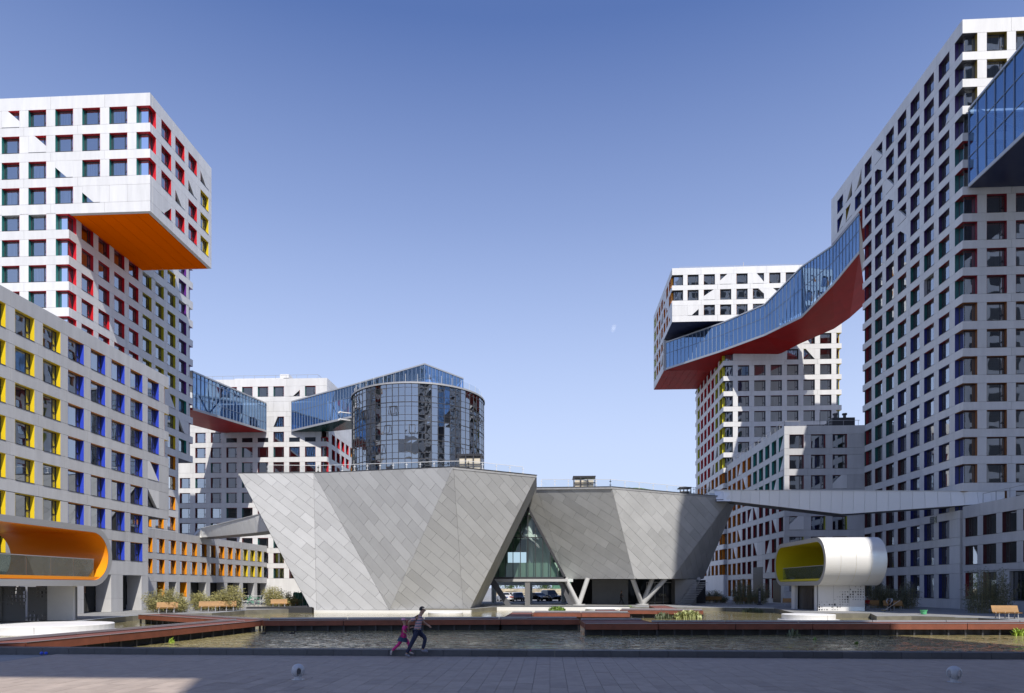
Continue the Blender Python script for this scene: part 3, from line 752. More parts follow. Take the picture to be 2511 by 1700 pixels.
# ================================================================== RIGHT TOWER
ET = thing('apartment_tower', 'tallest tower at the right edge, long shaded side face of dark windows', 'building', (XE, YE, 0), group='white gridded towers round the pond')
zet = hz(50, 71.6); FE = 2.82
et = [hz(84, 71.6)-FE*k for k in range(22)]
OE = 1.95
YEB = 107.4; YEL = 96.9
es = [(-(105.2-2.98*i)+0.0, -(105.2-2.98*i)+2.02) for i in range(10)]   # far ... near
def spe(i, j):
    # columns 0 far .. 9 near; rows 0 top
    if (i, j) in ((8, 8),): return ('grey',)*3, ('b', .99), None
    c = 'shaded_purple' if j < 7 else 'shaded_green'
    if i < 3 and j < 3: c = 'shaded_blue'
    if (i, j) == (1, 1): c = 'shaded_yellow'
    if j >= 10 and i >= 7 - (j-10)//2: c = 'shaded_blue'
    if j >= 12 and i < 6: c = 'shaded_green'
    if j >= 15 and i < 7: c = 'shaded_maroon'
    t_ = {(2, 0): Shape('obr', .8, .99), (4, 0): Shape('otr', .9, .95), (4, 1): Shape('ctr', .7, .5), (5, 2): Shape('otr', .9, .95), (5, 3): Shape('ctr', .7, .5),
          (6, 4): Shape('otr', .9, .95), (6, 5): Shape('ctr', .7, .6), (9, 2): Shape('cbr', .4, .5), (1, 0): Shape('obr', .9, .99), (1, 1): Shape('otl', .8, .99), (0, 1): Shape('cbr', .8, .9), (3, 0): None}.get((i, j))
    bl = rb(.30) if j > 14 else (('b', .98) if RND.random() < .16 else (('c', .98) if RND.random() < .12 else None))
    return (c, 'shaded_red' if 6 < j < 12 else c, c), bl, t_
CW = (1.5, 1.35); RE = set(range(0, 19))
zcant = 54.8
facade(ET, 'L', XE, -YEB, -YE, zcant, zet, es, et[:2], OE, spe, tR=T, cR=(CW[1], {0, 1}))
facade(ET, 'L', XE, -YEL, -YE, Z0, zcant, es[3:], et[2:20]+[3.75], OE, lambda i, j: spe(i+3, j+2), tR=T, cR=(CW[1], set(range(0, 16))), cL=(1.0, set(range(1, 13))), gh=2.7)
ef = span(45.60, 45.60+2.93*7, 8, 2.02)
def spef(i, j):
    side = 'shaded_yellow' if j < 3 else ('shaded_red' if j < 10 else 'shaded_rust')
    bl = ('w', .98) if RND.random() < (.85 if j > 6 else .3) else ('c', .98)
    if (i, j) in ((0, 9), (0, 11), (1, 9)): bl = None
    return ('shaded_purple' if j < 3 else side, side, side), bl, None
facade(ET, 'F', YE, XE, 66.5, 10.7, zet, ef, et[:18], OE, spef, cL=(CW[0], set(range(18))))
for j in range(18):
    cc_ = ('shaded_yellow', 'dark', 'shaded_purple') if j < 4 else (('shaded_red', 'shaded_red', 'shaded_green') if j < 10 else ('shaded_rust', 'shaded_rust', 'shaded_blue'))
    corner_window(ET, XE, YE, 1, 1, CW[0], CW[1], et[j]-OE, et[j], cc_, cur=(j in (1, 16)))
for j in range(1, 13): corner_window(ET, XE, YEL, 1, -1, 1.4, 1.0, et[j+2]-OE, et[j+2], ('shaded_green', 'maroon', 'maroon'))
core(ET, XE+1.15, 66, YE+1.15, YEL-1.2, Z0, zcant); core(ET, XE+1.1, 66, YE+1.15, YEB-1, zcant+.3, zet-.6)
roofslab(ET, XE+.02, 66.5, YE+.02, YEB, zet+.02)
soffit(ET, XE+.05, 66, YEL+.05, YEB-.05, zcant, SOFR)
mb = MB(); mb.box(XE+T, 66.5, YEL-T, YEL, Z0, zcant); mb.box(XE+T, 66.5, YEB-T, YEB, zcant, zet-.02); mb.obj('rear_wall', CON, ET, world=True)

# near podium on the same line
PB = thing('podium_building', 'shaded grey podium at the far right edge with tall dark shop windows', 'building', (XE, 66, 0))
pz = hz(1234, 68.5)
pc = [(-(73.5-2.9*i), -(73.5-2.9*i)+2.0) for i in range(8)]
facade(PB, 'L', XE, -YE, -51, 3.95, pz, pc, [9.45, 6.55], 1.95, lambda i, j: (('shaded_maroon', 'shaded_maroon', 'dark'), None, None), m=COND, tL=.02)
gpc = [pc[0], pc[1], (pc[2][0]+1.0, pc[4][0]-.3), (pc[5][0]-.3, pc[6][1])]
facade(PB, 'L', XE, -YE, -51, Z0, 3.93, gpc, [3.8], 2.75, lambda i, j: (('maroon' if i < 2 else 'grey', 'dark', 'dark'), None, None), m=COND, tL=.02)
core(PB, XE+1.1, 66, 51, YE-.05, Z0, pz-.6); roofslab(PB, XE+.02, 66, 51, YE-.02, pz)
mb = MB()
mb.beam((XE+.25, 51, pz+.95), (XE+.25, 71, pz+.95), .05, .05)
for i in range(11): mb.beam((XE+.25, 51+i*2, pz-.05), (XE+.25, 51+i*2, pz+.95), .05, .05)
mb.obj('roof_rail', STEEL, PB, world=True)

# ================================================================== GLASS FOOTBRIDGES
MUL = mat('bridge_mullion', (0.20, 0.26, 0.36), 0.4, 0.3)
RIM = mat('bridge_edge_trim', (0.45, 0.46, 0.47), 0.4, 0.4)
def bridge(label, A, B, npan, splits, under, cat='footbridge', gl=None, hasback=True, loc=None):
    """A: visible side [(x, y, z_bottom, z_top)], B: other side, same number of points"""
    gl = gl or BGLASS
    br_ = thing('glass_bridge', label, cat, loc or A[0][:3], group='glass footbridges between the towers')
    for s in range(len(A)-1):
        a, c = [Vector(p[:3]) for p in (A[s], A[s+1])]; at_, ct_ = Vector((*A[s][:2], A[s][3])), Vector((*A[s+1][:2], A[s+1][3]))
        d, e = Vector(B[s][:3]), Vector(B[s+1][:3]); dt_, et_ = Vector((*B[s][:2], B[s][3])), Vector((*B[s+1][:2], B[s+1][3]))
        nrm = ((a+c)/2-(d+e)/2).normalized(); nrm.z = 0
        mb = MB()
        mb.prism([a, c, e, d], (0, 0, 0.35)); 
        mb.obj('underside', under, br_, world=True)
        mb = MB(); mb.prism([at_, ct_, et_, dt_], (0, 0, 0.18)); mb.obj('roof', RIM, br_, world=True)
        mb = MB(); mb.beam(at_+nrm*.08, ct_+nrm*.08, .12, .22); mb.obj('top_trim', RIM, br_, world=True)
        mb = MB(); mb.beam(a+nrm*.06+Vector((0, 0, .18)), c+nrm*.06+Vector((0, 0, .18)), .1, .36); mb.obj('bottom_trim', RIM, br_, world=True)
        # floor and a white truss inside
        fa = [p.lerp(q, .33) for p, q in ((a, at_), (c, ct_), (e, et_), (d, dt_))]
        k = npan[s]
        for i in range(k):
            t0, t1 = i/k, (i+1)/k
            lo0, lo1, hi0, hi1 = a.lerp(c, t0), a.lerp(c, t1), at_.lerp(ct_, t0), at_.lerp(ct_, t1)
            lo0 = lo0+Vector((0, 0, .35)); lo1 = lo1+Vector((0, 0, .35))
            zs = [0]+list(splits)+[1]
            for u, v in zip(zs, zs[1:]):
                j1, j2 = RND.uniform(-.012, .012), RND.uniform(-.012, .012)
                mb = MB(); mb.quad(lo0.lerp(hi0, u)+nrm*j1, lo1.lerp(hi1, u)+nrm*j2, lo1.lerp(hi1, v)+nrm*j2, lo0.lerp(hi0, v)-nrm*j1)
                mb.obj('glass_pane', gl, br_, world=True)
            mb = MB(); mb.beam(lo0+nrm*.04, hi0+nrm*.04, .07, .10, up=tuple(nrm)); mb.obj('mullion', MUL, br_, world=True)
        lo0, hi0 = c+Vector((0, 0, .35)), ct_
        mb = MB(); mb.beam(lo0+nrm*.04, hi0+nrm*.04, .09, .12, up=tuple(nrm)); mb.obj('mullion', MUL, br_, world=True)
        for u in splits:
            z_ = Vector((0, 0, .35)); mb = MB(); mb.beam((a+z_).lerp(at_, u)+nrm*.035, (c+z_).lerp(ct_, u)+nrm*.035, .06, .06); mb.obj('transom', MUL, br_, world=True)
        # far side glass with mullions, seen through the near one
        mb = MB(); mb.quad(d+Vector((0, 0, .35)), e+Vector((0, 0, .35)), et_, dt_); mb.obj('rear_glass', GUARD, br_, world=True)
        mb = MB()
        for i in range(0, k+1, 2): mb.beam(d.lerp(e, i/k)+Vector((0, 0, .3)), dt_.lerp(et_, i/k), .1, .1)
        mb.obj('rear_mullions', MUL, br_, world=True)
        mb = MB(); inn = -nrm*0.9; h_ = max(2, k//5)
        for i in range(h_):
            p0, p1 = a.lerp(c, i/h_)+inn+Vector((0, 0, .4)), a.lerp(c, (i+1)/h_)+inn+Vector((0, 0, .4)); q0, q1 = at_.lerp(ct_, i/h_)+inn, at_.lerp(ct_, (i+1)/h_)+inn
            mb.beam(p0, q1, .16, .16) if i % 2 else mb.beam(q0, p1, .16, .16)
        mb.obj('truss', WHST, br_, world=True)
    return br_
BL = bridge('short red bellied glass footbridge sloping from the tall left tower to the white block behind', 
   [(-53.0, 98.6, 28.6, 34.3), (-52.9, 124.6, 31.2, 36.6)], [(-61.3, 98.6, 28.6, 34.3), (-61.3, 124.6, 31.2, 36.6)], [22], (.30, .86), SOFR, gl=None)
s2a = [P3(715, 1059, 127.0), P3(863, 1025, 121.5), P3(1041, 985, 118.0), P3(1136, 1010, 124.0)]
s2t = [hz(985, 127), hz(945, 121.5), hz(893, 118), hz(929, 124)]
A = [(p.x, p.y, p.z, t_) for p, t_ in zip(s2a, s2t)]
A[0] = (A[0][0], 124.6, A[0][2], A[0][3])
Bk = [(A[0][0]+7, A[0][1]+.2, A[0][2], A[0][3]), (A[1][0]+1, A[1][1]+7.5, A[1][2], A[1][3]), (A[2][0], A[2][1]+8, A[2][2], A[2][3]), (A[3][0]-3, A[3][1]+7, A[3][2], A[3][3])]
bridge('long blue glass footbridge rising from the white block and passing behind the round glass building', A, Bk, [22, 18, 11], (.62,), SOFG)
q = [(1634, 907, 840, 133.0), (1767, 864, 794, 124.4), (1876, 824, 747, 118), (1966, 780, 655, 112), (2042, 702, 603, 102), (2107, 622, 524, 95.7)]
A = []
for px, b_, t_, zc in q: x, y = at(px, zc); A.append((x, y, hz(b_, zc), hz(t_, zc)))
W = [(30.8, 134.5), (42.0, 126.6), (44.5, 124.5), (48.5, 119.5), (50.0, 117.0), (52.0, 115.5)]
Bk = [(x, y, a[2]-.3 if i < 2 else a[2], a[3]) for i, ((x, y), a) in enumerate(zip(W, A))]
bridge('long curving blue glass footbridge with red underside climbing to the tallest right tower', A, Bk, [14, 10, 10, 10, 8], (.56,), SOFR)
A = [(43.7, 73.8, hz(464, 71.5), hz(273, 71.5)), (43.4, 58.0, hz(464, 71.5)-.4, hz(273, 71.5)+.2), (43.0, 30.0, hz(464, 71.5)-1.0, hz(273, 71.5)+.4)]
Bk = [(52.5, 73.8, A[0][2], A[0][3]), (52.5, 58, A[1][2], A[1][3]), (52, 30.0, A[2][2], A[2][3])]
bridge('dark bellied blue glass footbridge at the top right edge in front of the tallest tower', A, Bk, [11, 20], (.36, .68), SOFN)

# unseen towers inferred behind and beside the viewer, shaped to fit their shade
def plain_tower(label, boxes):
    b = thing('apartment_tower', label, 'building', (boxes[0][0], boxes[0][2], 0), group='towers behind the viewer')
    for x0, x1, y0, y1, z0, z1 in boxes:
        mb = MB(); mb.box(x0, x1, y0, y1, z0, z1); mb.obj('wall', CON, b, world=True)
        mb = MB(); z = z1-3
        while z > z0+2:
            for f in range(int((x1-x0-1)/3)):
                mb.quad((x0+1+f*3, y1+.02, z-1.9), (x0+3+f*3, y1+.02, z-1.9), (x0+3+f*3, y1+.02, z), (x0+1+f*3, y1+.02, z))
            z -= 2.85
        if mb.f: mb.obj('window', DKST, b, world=True)
        mb = MB(); z = z1-3
        while z > z0+2:
            for f in range(int((y1-y0-1)/3)):
                mb.quad((x0-.02, y0+1+f*3, z-1.9), (x0-.02, y0+3+f*3, z-1.9), (x0-.02, y0+3+f*3, z), (x0-.02, y0+1+f*3, z))
            z -= 2.85
        if mb.f: mb.obj('window', DKST, b, world=True)
TA_Y = -4.0
plain_tower('white tower standing behind the viewer, outside the picture', [(1.0, 35.6, -10, TA_Y, Z0, 76)])
plain_tower('white skybridge wing behind the viewer to the left, outside the picture', [(-70, 14, -15, -11, 42, 47)])
plain_tower('unseen white tower to the right, overhanging top shaped to shade the metal hall', [(48.5, 85, 19, 30, Z0, 72), (42, 85, 19, 30, 72.02, 104)])  # height and overhanging top box shaped for the shadows they throw

# ================================================================== ROUND GLASS BUILDING
cyx, cyy = [c_*107/math.sqrt(ray(1027)[0]**2+ray(1027)[1]**2) for c_ in ray(1027)]
RC = 10.1; zct = hz(943, 96.8)
CY = thing('round_building', 'round glass building rising behind the metal clad hall', 'building', (cyx, cyy, 12))
NF = 68; face0 = math.atan2(-cyy, -cyx)
levels = []; z = zct
while z > 12.5:
    for h_ in (0.62, 1.18, 0.85): levels.append((z-h_, z)); z -= h_
vis = []; hid = MB(); frm = MB()
for i in range(NF):
    t0, t1 = 2*PI*i/NF, 2*PI*(i+1)/NF; tm = (t0+t1)/2
    dd = abs((tm-face0+PI) % (2*PI)-PI)
    p0 = (cyx+RC*math.cos(t0), cyy+RC*math.sin(t0)); p1 = (cyx+RC*math.cos(t1), cyy+RC*math.sin(t1))
    for li, (za, zb_) in enumerate(levels):
        if dd < 1.25 and za > 14.2: vis.append((dd, i, li, p0, p1, za, zb_, tm))
        else: hid.quad((*p0, za), (*p1, za), (*p1, zb_), (*p0, zb_))
    if dd < 1.7:
        frm.beam((*p0, 12.5), (*p0, zct), .07, .12)
vis.sort()
for n_, (dd, i, li, p0, p1, za, zb_, tm) in enumerate(vis):
    # every pane leans a hair differently, which breaks up the reflections
    r = [RND.uniform(-.004, .004) for _ in range(4)]; ux, uy = math.cos(tm), math.sin(tm)
    P = [(p0[0]+ux*r[0], p0[1]+uy*r[0], za), (p1[0]+ux*r[1], p1[1]+uy*r[1], za), (p1[0]+ux*r[2], p1[1]+uy*r[2], zb_), (p0[0]+ux*r[3], p0[1]+uy*r[3], zb_)]
    if n_ < 300:
        mb = MB(); mb.quad(*P); mb.obj('glass_pane', CGLASS, CY, world=True)
    else: hid.quad(*P)
o = hid.obj('glass_pane', CGLASS, CY, world=True); o['kind'] = 'stuff'
frm.obj('mullions', DKST, CY, world=True)
mb = MB()
for li, (za, zb_) in enumerate(levels):
    r_ = RC+(.06 if li % 3 == 0 else .03); hh = .09 if li % 3 == 0 else .05
    k = len(mb.v)
    for rr, zz in ((r_, zb_-hh), (r_, zb_), (RC-.15, zb_), (RC-.15, zb_-hh)):
        for i in range(NF): mb.v.append((cyx+rr*math.cos(2*PI*i/NF), cyy+rr*math.sin(2*PI*i/NF), zz))
    for a_ in range(4):
        for i in range(NF):
            j = (i+1) % NF; b2 = (a_+1) % 4; mb.f.append((k+a_*NF+i, k+a_*NF+j, k+b2*NF+j, k+b2*NF+i)); mb.m.append(0)
mb.obj('transom_rings', DKST, CY, world=True)
for li in range(0, len(levels), 3):
    mb = MB(); mb.tube((cyx, cyy, levels[li][1]-.55), (cyx, cyy, levels[li][1]-.05), RC-.35, n=48); mb.obj('floor_slab', mat('slab_concrete', (.28, .28, .27), .8), CY, world=True)
mb = MB(); mb.tube((cyx, cyy, 12), (cyx, cyy, zct-.1), 4.0, n=24); mb.obj('lift_core', mat('core_concrete', (.30, .29, .28), .9, na=.4, ns=.6), CY, world=True)
for i in range(26):
    t_ = face0+(i-12.5)*.12
    if RND.random() < .6:
        mb = MB(); a_ = (cyx+(RC-.7)*math.cos(t_), cyy+(RC-.7)*math.sin(t_)); b_ = (cyx+(RC-.7)*math.cos(t_+.1), cyy+(RC-.7)*math.sin(t_+.1))
        l_ = RND.randrange(0, 6)*3
        if l_+2 < len(levels):
            za, zb_ = levels[l_+2][0], levels[l_][1]-.6
            mb.quad((*a_, za), (*b_, za), (*b_, zb_), (*a_, zb_)); mb.obj('curtain', CURT, CY, world=True)
for i in range(16):      # opened vent windows
    t_ = face0+RND.uniform(-1.2, 1.2); l_ = RND.choice([1, 4, 7, 10, 13]); za, zb_ = levels[l_]
    mb = MB(); c_ = Vector((cyx+(RC+.12)*math.cos(t_), cyy+(RC+.12)*math.sin(t_), 0)); u_ = Vector((-math.sin(t_), math.cos(t_), 0))
    for a_, b_ in (((-.42, za), (.42, za)), ((.42, za), (.42, zb_)), ((.42, zb_), (-.42, zb_)), ((-.42, zb_), (-.42, za))):
        o_ = Vector((math.cos(t_), math.sin(t_), 0))
        f0 = c_+u_*a_[0]+Vector((0, 0, a_[1]))+o_*(.28*(zb_-a_[1])); f1 = c_+u_*b_[0]+Vector((0, 0, b_[1]))+o_*(.28*(zb_-b_[1])); mb.beam(f0, f1, .06, .06)
    mb.obj('vent_window', DKST, CY, world=True)
mb = MB()
k = len(mb.v)
prof = [(RC+.16, zct-.12), (RC+.16, zct+.12), (RC-.3, zct+.16), (0.01, zct+.16)]
mb.lathe(prof, NF, (cyx, cyy)); mb.obj('roof', STEEL, CY, world=True)
grl = thing('roof_railing', 'clear glass guard rail round the roof of the round building', 'railing', (cyx, cyy, zct+.16))
for i in range(36):
    t_ = 2*PI*i/36; t2 = 2*PI*(i+1)/36; rr = RC-.35
    a_ = (cyx+rr*math.cos(t_), cyy+rr*math.sin(t_)); b_ = (cyx+rr*math.cos(t2), cyy+rr*math.sin(t2))
    mb = MB(); mb.beam((*a_, zct+.1), (*a_, zct+1.35), .04, .04); mb.obj('post', WHST, grl, world=True)
    mb = MB(); mb.quad((*a_, zct+.3), (*b_, zct+.3), (*b_, zct+1.25), (*a_, zct+1.25)); mb.obj('glass_panel', GUARD, grl, world=True)
cam2 = thing('security_camera', 'pair of white camera arms fixed to the left side of the round building', 'camera', (cyx-RC, cyy, 28))
for zz in (zct-2.1, zct-3.2):
    a_ = Vector(P3(866, 975, 105)); mb = MB(); mb.beam((a_.x+.5, a_.y, zz), (a_.x-2.0, a_.y-.3, zz+.25), .14, .14); mb.beam((a_.x-2.2, a_.y-.3, zz+.1), (a_.x-1.8, a_.y-.3, zz+.3), .3, .22); mb.obj('arm', WHST, cam2, world=True)

# ================================================================== METAL CLAD HALLS
def clip(poly, a, b, c_):     # keep a*x+b*y<=c
    out = []
    for i in range(len(poly)):
        p, q = poly[i], poly[(i+1) % len(poly)]; dp = a*p[0]+b*p[1]-c_; dq = a*q[0]+b*q[1]-c_
        if dp <= 0: out.append(p)
        if (dp < 0 < dq) or (dq < 0 < dp): t_ = dp/(dp-dq); out.append((p[0]+(q[0]-p[0])*t_, p[1]+(q[1]-p[1])*t_))
    return out
def area(p): return abs(sum(p[i][0]*p[(i+1) % len(p)][1]-p[(i+1) % len(p)][0]*p[i][1] for i in range(len(p))))/2
def shrink(poly, d):
    """inward offset of a convex polygon"""
    n = len(poly); A2 = sum(poly[i][0]*poly[(i+1) % n][1]-poly[(i+1) % n][0]*poly[i][1] for i in range(n))
    s = 1 if A2 > 0 else -1; out = poly
    for i in range(n):
        p, q = poly[i], poly[(i+1) % n]; ex, ey = q[0]-p[0], q[1]-p[1]; l = math.hypot(ex, ey)
        if l < 1e-6: continue
        nx, ny = s*ey/l, -s*ex/l; out = clip(out, nx, ny, nx*p[0]+ny*p[1]-d)
        if len(out) < 3: return []
    return out
CLAD = {}
def clad(b, pts, m, ang=-42, pl=3.1, pw=0.92, off=0.0, lim=300):
    """covers a planar facet (convex, 3D) with staggered diagonal sheets"""
    pts = [Vector(p) for p in pts]
    nrm = Vector((0, 0, 0))
    for i in range(len(pts)): nrm += pts[i].cross(pts[(i+1) % len(pts)])
    nrm.normalize()
    cen = sum(pts, Vector())/len(pts)
    if nrm.dot(Vector((0, 0, EYE))-cen) < 0: nrm = -nrm
    # in-plane axes: 'right' seen from the viewer
    up = Vector((0, 0, 1)); rx = up.cross(nrm).normalized(); uy = nrm.cross(rx)
    ca, sa = math.cos(math.radians(ang)), math.sin(math.radians(ang))
    ux = rx*ca+uy*sa; uv = -rx*sa+uy*ca
    org = Vector((0, 75, 0)); org = org - nrm*(org-cen).dot(nrm)
    poly = [((p-org).dot(ux), (p-org).dot(uv)) for p in pts]
    x0, x1 = min(p[0] for p in poly), max(p[0] for p in poly); y0, y1 = min(p[1] for p in poly), max(p[1] for p in poly)
    j = math.floor(y0/pw)
    bk = MB(); bk.prism([p-nrm*.10 for p in pts], -nrm*.2); bk.obj('backing', DKST, b, world=True)
    extra = CLAD.setdefault(b.name, MB())
    while j*pw < y1:
        i = math.floor(x0/pl)-1
        o_ = pl*((j*0.37+off) % 1.0)
        while i*pl+o_ < x1:
            c0, c1, d0, d1 = i*pl+o_, (i+1)*pl+o_, j*pw, (j+1)*pw
            q = clip(clip(clip(clip(poly, 1, 0, c1), -1, 0, -c0), 0, 1, d1), 0, -1, -d0) if True else []
            if len(q) >= 3 and area(q) > .01:
                q = shrink(q, 0.011)
                if len(q) >= 3:
                    t1, t2 = RND.uniform(-.006, .006), RND.uniform(-.006, .006); lift = RND.uniform(-.004, .006)
                    W = []
                    for (u, v) in q: W.append(org+ux*u+uv*v+nrm*(lift+t1*(u-(c0+c1)/2)/pl*2+t2*(v-(d0+d1)/2)/pw))
                    if count(b, 'metal_panel', 296):
                        mb = MB(); mb.prism(W, -nrm*.05); mb.obj('metal_panel', m, b, world=True)
                    else: extra.prism(W, -nrm*.05)
            i += 1
        j += 1
HL = thing('metal_clad_hall', 'faceted zinc clad hall leaning out over the pond, nearer and larger half', 'building', (-15, 74, Z0))
def PL(px, py, A_, B_, C_):
    n_ = (B_-A_).cross(C_-A_); d = ray(px); dv = Vector((d[0], d[1], (HY-py)/F_)); o_ = Vector((0, 0, EYE))
    return o_ + dv*((A_-o_).dot(n_)/dv.dot(n_))
T0, T1, T2, T3 = P3(584, 1161, 78.5), P3(769, 1160, 80.0), P3(1112, 1145, 71.3), P3(1316, 1166, 76.5)
B1, B2 = P3(776, 1496, 74.0), P3(955, 1496, 73.2)
B0 = PL(763, 1496, T0, T1, B1); B3 = P3(1136, 1496, 74.3); B4 = PL(1151, 1496, T2, T3, B3)
for i_, (f_, an) in enumerate([((T0, T1, B1, B0), -40), ((T1, B2, B1), -40), ((T1, T2, B2), -42), ((T2, B3, B2), -40), ((T2, T3, B4, B3), -40)]):
    clad(HL, f_, METAL, an, off=.13*i_)
T3b, G0, G1 = P3(1316.5, 1197, 81), P3(1290, 1250, 86.5), P3(1176, 1490, 84)
G1 = PL(1176, 1490, T3, T3b, B4)
clad(HL, (T3, T3b, G1, B4), METAL, -60, off=.3)
TB = P3(584, 1161, 80.5)
Tb1 = Vector((T0.x+2, 98, hz(1161, 80.5))); Tb2 = Vector((T3b.x-1, 98, T3.z))
mb = MB(); flatpts = [T0, T1, T2, T3, Tb2, Tb1]
mb.prism([p+Vector((0, 0, -.25)) for p in flatpts], (0, 0, .2)); mb.obj('roof', ROOF, HL, world=True)
mb = MB(); mb.quad(T0+Vector((.1, .3, 0)), B0+Vector((.1, .3, 0)), Vector((B0.x+2, 96, Z0)), Tb1); mb.obj('side_wall', METAL, HL, world=True)
for a_, b_ in ((T0, T1), (T1, T2), (T2, T3)):
    mb = MB(); mb.beam(a_+Vector((0, .1, .03)), b_+Vector((0, .1, .03)), .25, .07); mb.obj('coping', DKST, HL, world=True)
mb = MB(); mb.box(B0.x+1, B4.x-1, 84, 96, Z0, 12); mb.obj('interior_core', INT, HL, world=True)

HR = thing('metal_clad_hall', 'faceted zinc clad hall standing on slanted columns, half in shadow', 'building', (8, 90, Z0))
R0, R1, R2 = P3(1316, 1196, 87.0), P3(1499.5, 1194, 83.2), P3(1793, 1220, 90)
RB1 = P3(1556, 1420, 86.2); RB0 = PL(1386, 1420, R0, R1, RB1); RB2 = PL(1646, 1420, R1, R2, RB1)
R3 = P3(1804, 1231, 91.5); RB3 = PL(1725, 1420, R2, R3, RB2)
RA = P3(1294, 1245, 87.0); RG0, RG1 = P3(1203, 1418, 87), P3(1386, 1418, 87)
zfl = RB1.z
for i_, (f_, an) in enumerate([((R0, R1, RB1, RB0), -36), ((R1, R2, RB2, RB1), -38), ((R2, R3, RB3, RB2), -38)]):
    clad(HR, f_, METAL2, an, off=.21*i_+.1, pl=3.4, pw=1.02)
clad(HR, (R0, RB0, PL(1292, 1243, R0, R1, RB1)), METAL2, -36, off=.4, pl=3.4, pw=1.02)
for o_, k in (('HL', HL), ('HR', HR)):
    e_ = CLAD.get(k.name)
    if e_ and e_.f: o = e_.obj('metal_panel', METAL, k, world=True); o['kind'] = 'stuff'
bk1, bk2 = Vector((R0.x, 108, R0.z)), Vector((R3.x, 108, R2.z))
mb = MB(); mb.prism([p+Vector((0, 0, -.25)) for p in (R0, R1, R2, R3, bk2, bk1)], (0, 0, .2)); mb.obj('roof', ROOF, HR, world=True)
for a_, b_ in ((R0, R1), (R1, R2)):
    mb = MB(); mb.beam(a_+Vector((0, .1, .03)), b_+Vector((0, .1, .03)), .25, .08); mb.obj('coping', DKST, HR, world=True)
fl = [RB0, RB1, RB2, RB3, Vector((RB3.x, 106, zfl)), Vector((RB0.x, 106, zfl))]
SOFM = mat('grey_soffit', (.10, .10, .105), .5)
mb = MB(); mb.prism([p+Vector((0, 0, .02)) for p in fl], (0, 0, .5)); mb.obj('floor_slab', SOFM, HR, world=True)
mb = MB(); mb.quad(R3, RB3, Vector((RB3.x, 106, zfl)), bk2); mb.obj('side_wall', METAL, HR, world=True)
# dark lobby under the raised hall
mb = MB(); x0, x1 = at(1420, 96)[0], at(1478, 96)[0]
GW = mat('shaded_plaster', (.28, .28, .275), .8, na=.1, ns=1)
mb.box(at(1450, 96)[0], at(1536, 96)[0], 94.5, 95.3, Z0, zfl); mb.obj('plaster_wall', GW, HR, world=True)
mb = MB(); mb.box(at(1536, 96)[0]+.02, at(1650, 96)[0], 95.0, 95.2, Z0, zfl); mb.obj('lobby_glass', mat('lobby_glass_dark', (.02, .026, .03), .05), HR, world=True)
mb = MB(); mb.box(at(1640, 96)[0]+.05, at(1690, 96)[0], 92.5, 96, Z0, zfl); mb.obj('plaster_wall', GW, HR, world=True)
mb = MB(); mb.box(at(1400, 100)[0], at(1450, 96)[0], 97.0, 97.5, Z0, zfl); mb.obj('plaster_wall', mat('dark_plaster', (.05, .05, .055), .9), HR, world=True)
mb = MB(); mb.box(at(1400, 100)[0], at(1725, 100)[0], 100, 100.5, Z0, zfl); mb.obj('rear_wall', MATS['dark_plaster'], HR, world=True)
for i in range(6):
    mb = MB(); xx = at(1580, 96)[0]+i*1.15; mb.box(xx, xx+.07, 94.9, 94.98, Z0, 2.9); mb.obj('door_frame', STEEL, HR, world=True)
mb = MB(); mb.box(at(1580, 96)[0], at(1640, 96)[0], 94.88, 94.96, 2.9, 3.0); mb.obj('door_head', STEEL, HR, world=True)
# stair beside the lobby
for i in range(14):
    mb = MB(); xx = at(1655, 92)[0]; mb.box(xx+i*.16, xx+1.6+i*.16, 90.2+i*.0, 91.6, Z0+i*.22, Z0+i*.22+.06); mb.obj('stair_tread', STEEL, HR, world=True)
# slanted columns
CONC = mat('fair_concrete', (.46, .455, .44), .7, na=.08, ns=2)
def col_(p, q, r=.30): mb = MB(); mb.tube(p, q, r, n=14); mb.obj('slanted_column', CONC, HR, world=True, smooth=False)
f1, f2, f3 = gnd(1419, 1484), gnd(1574, 1483), gnd(1694, 1481)
def up_(px, dy): x, y = at(px, dy); return (x, y, zfl+.1)
for px, zc in ((1386, 87.5), (1441, 88)): col_(f1, up_(px, zc))
for px, zc in ((1551, 87), (1600, 89), (1632, 88.5)): col_(f2, up_(px, zc))
for px, zc in ((1680, 92), (1698, 96), (1714, 92)): col_(f3+Vector((0, 2, 0)), up_(px, zc), .27)
for f_ in (f1, f2):
    mb = MB(); mb.tube(f_+Vector((0, 0, -.1)), f_+Vector((0, 0, .12)), .85, n=20); mb.obj('column_base', CONC, HR, world=True)

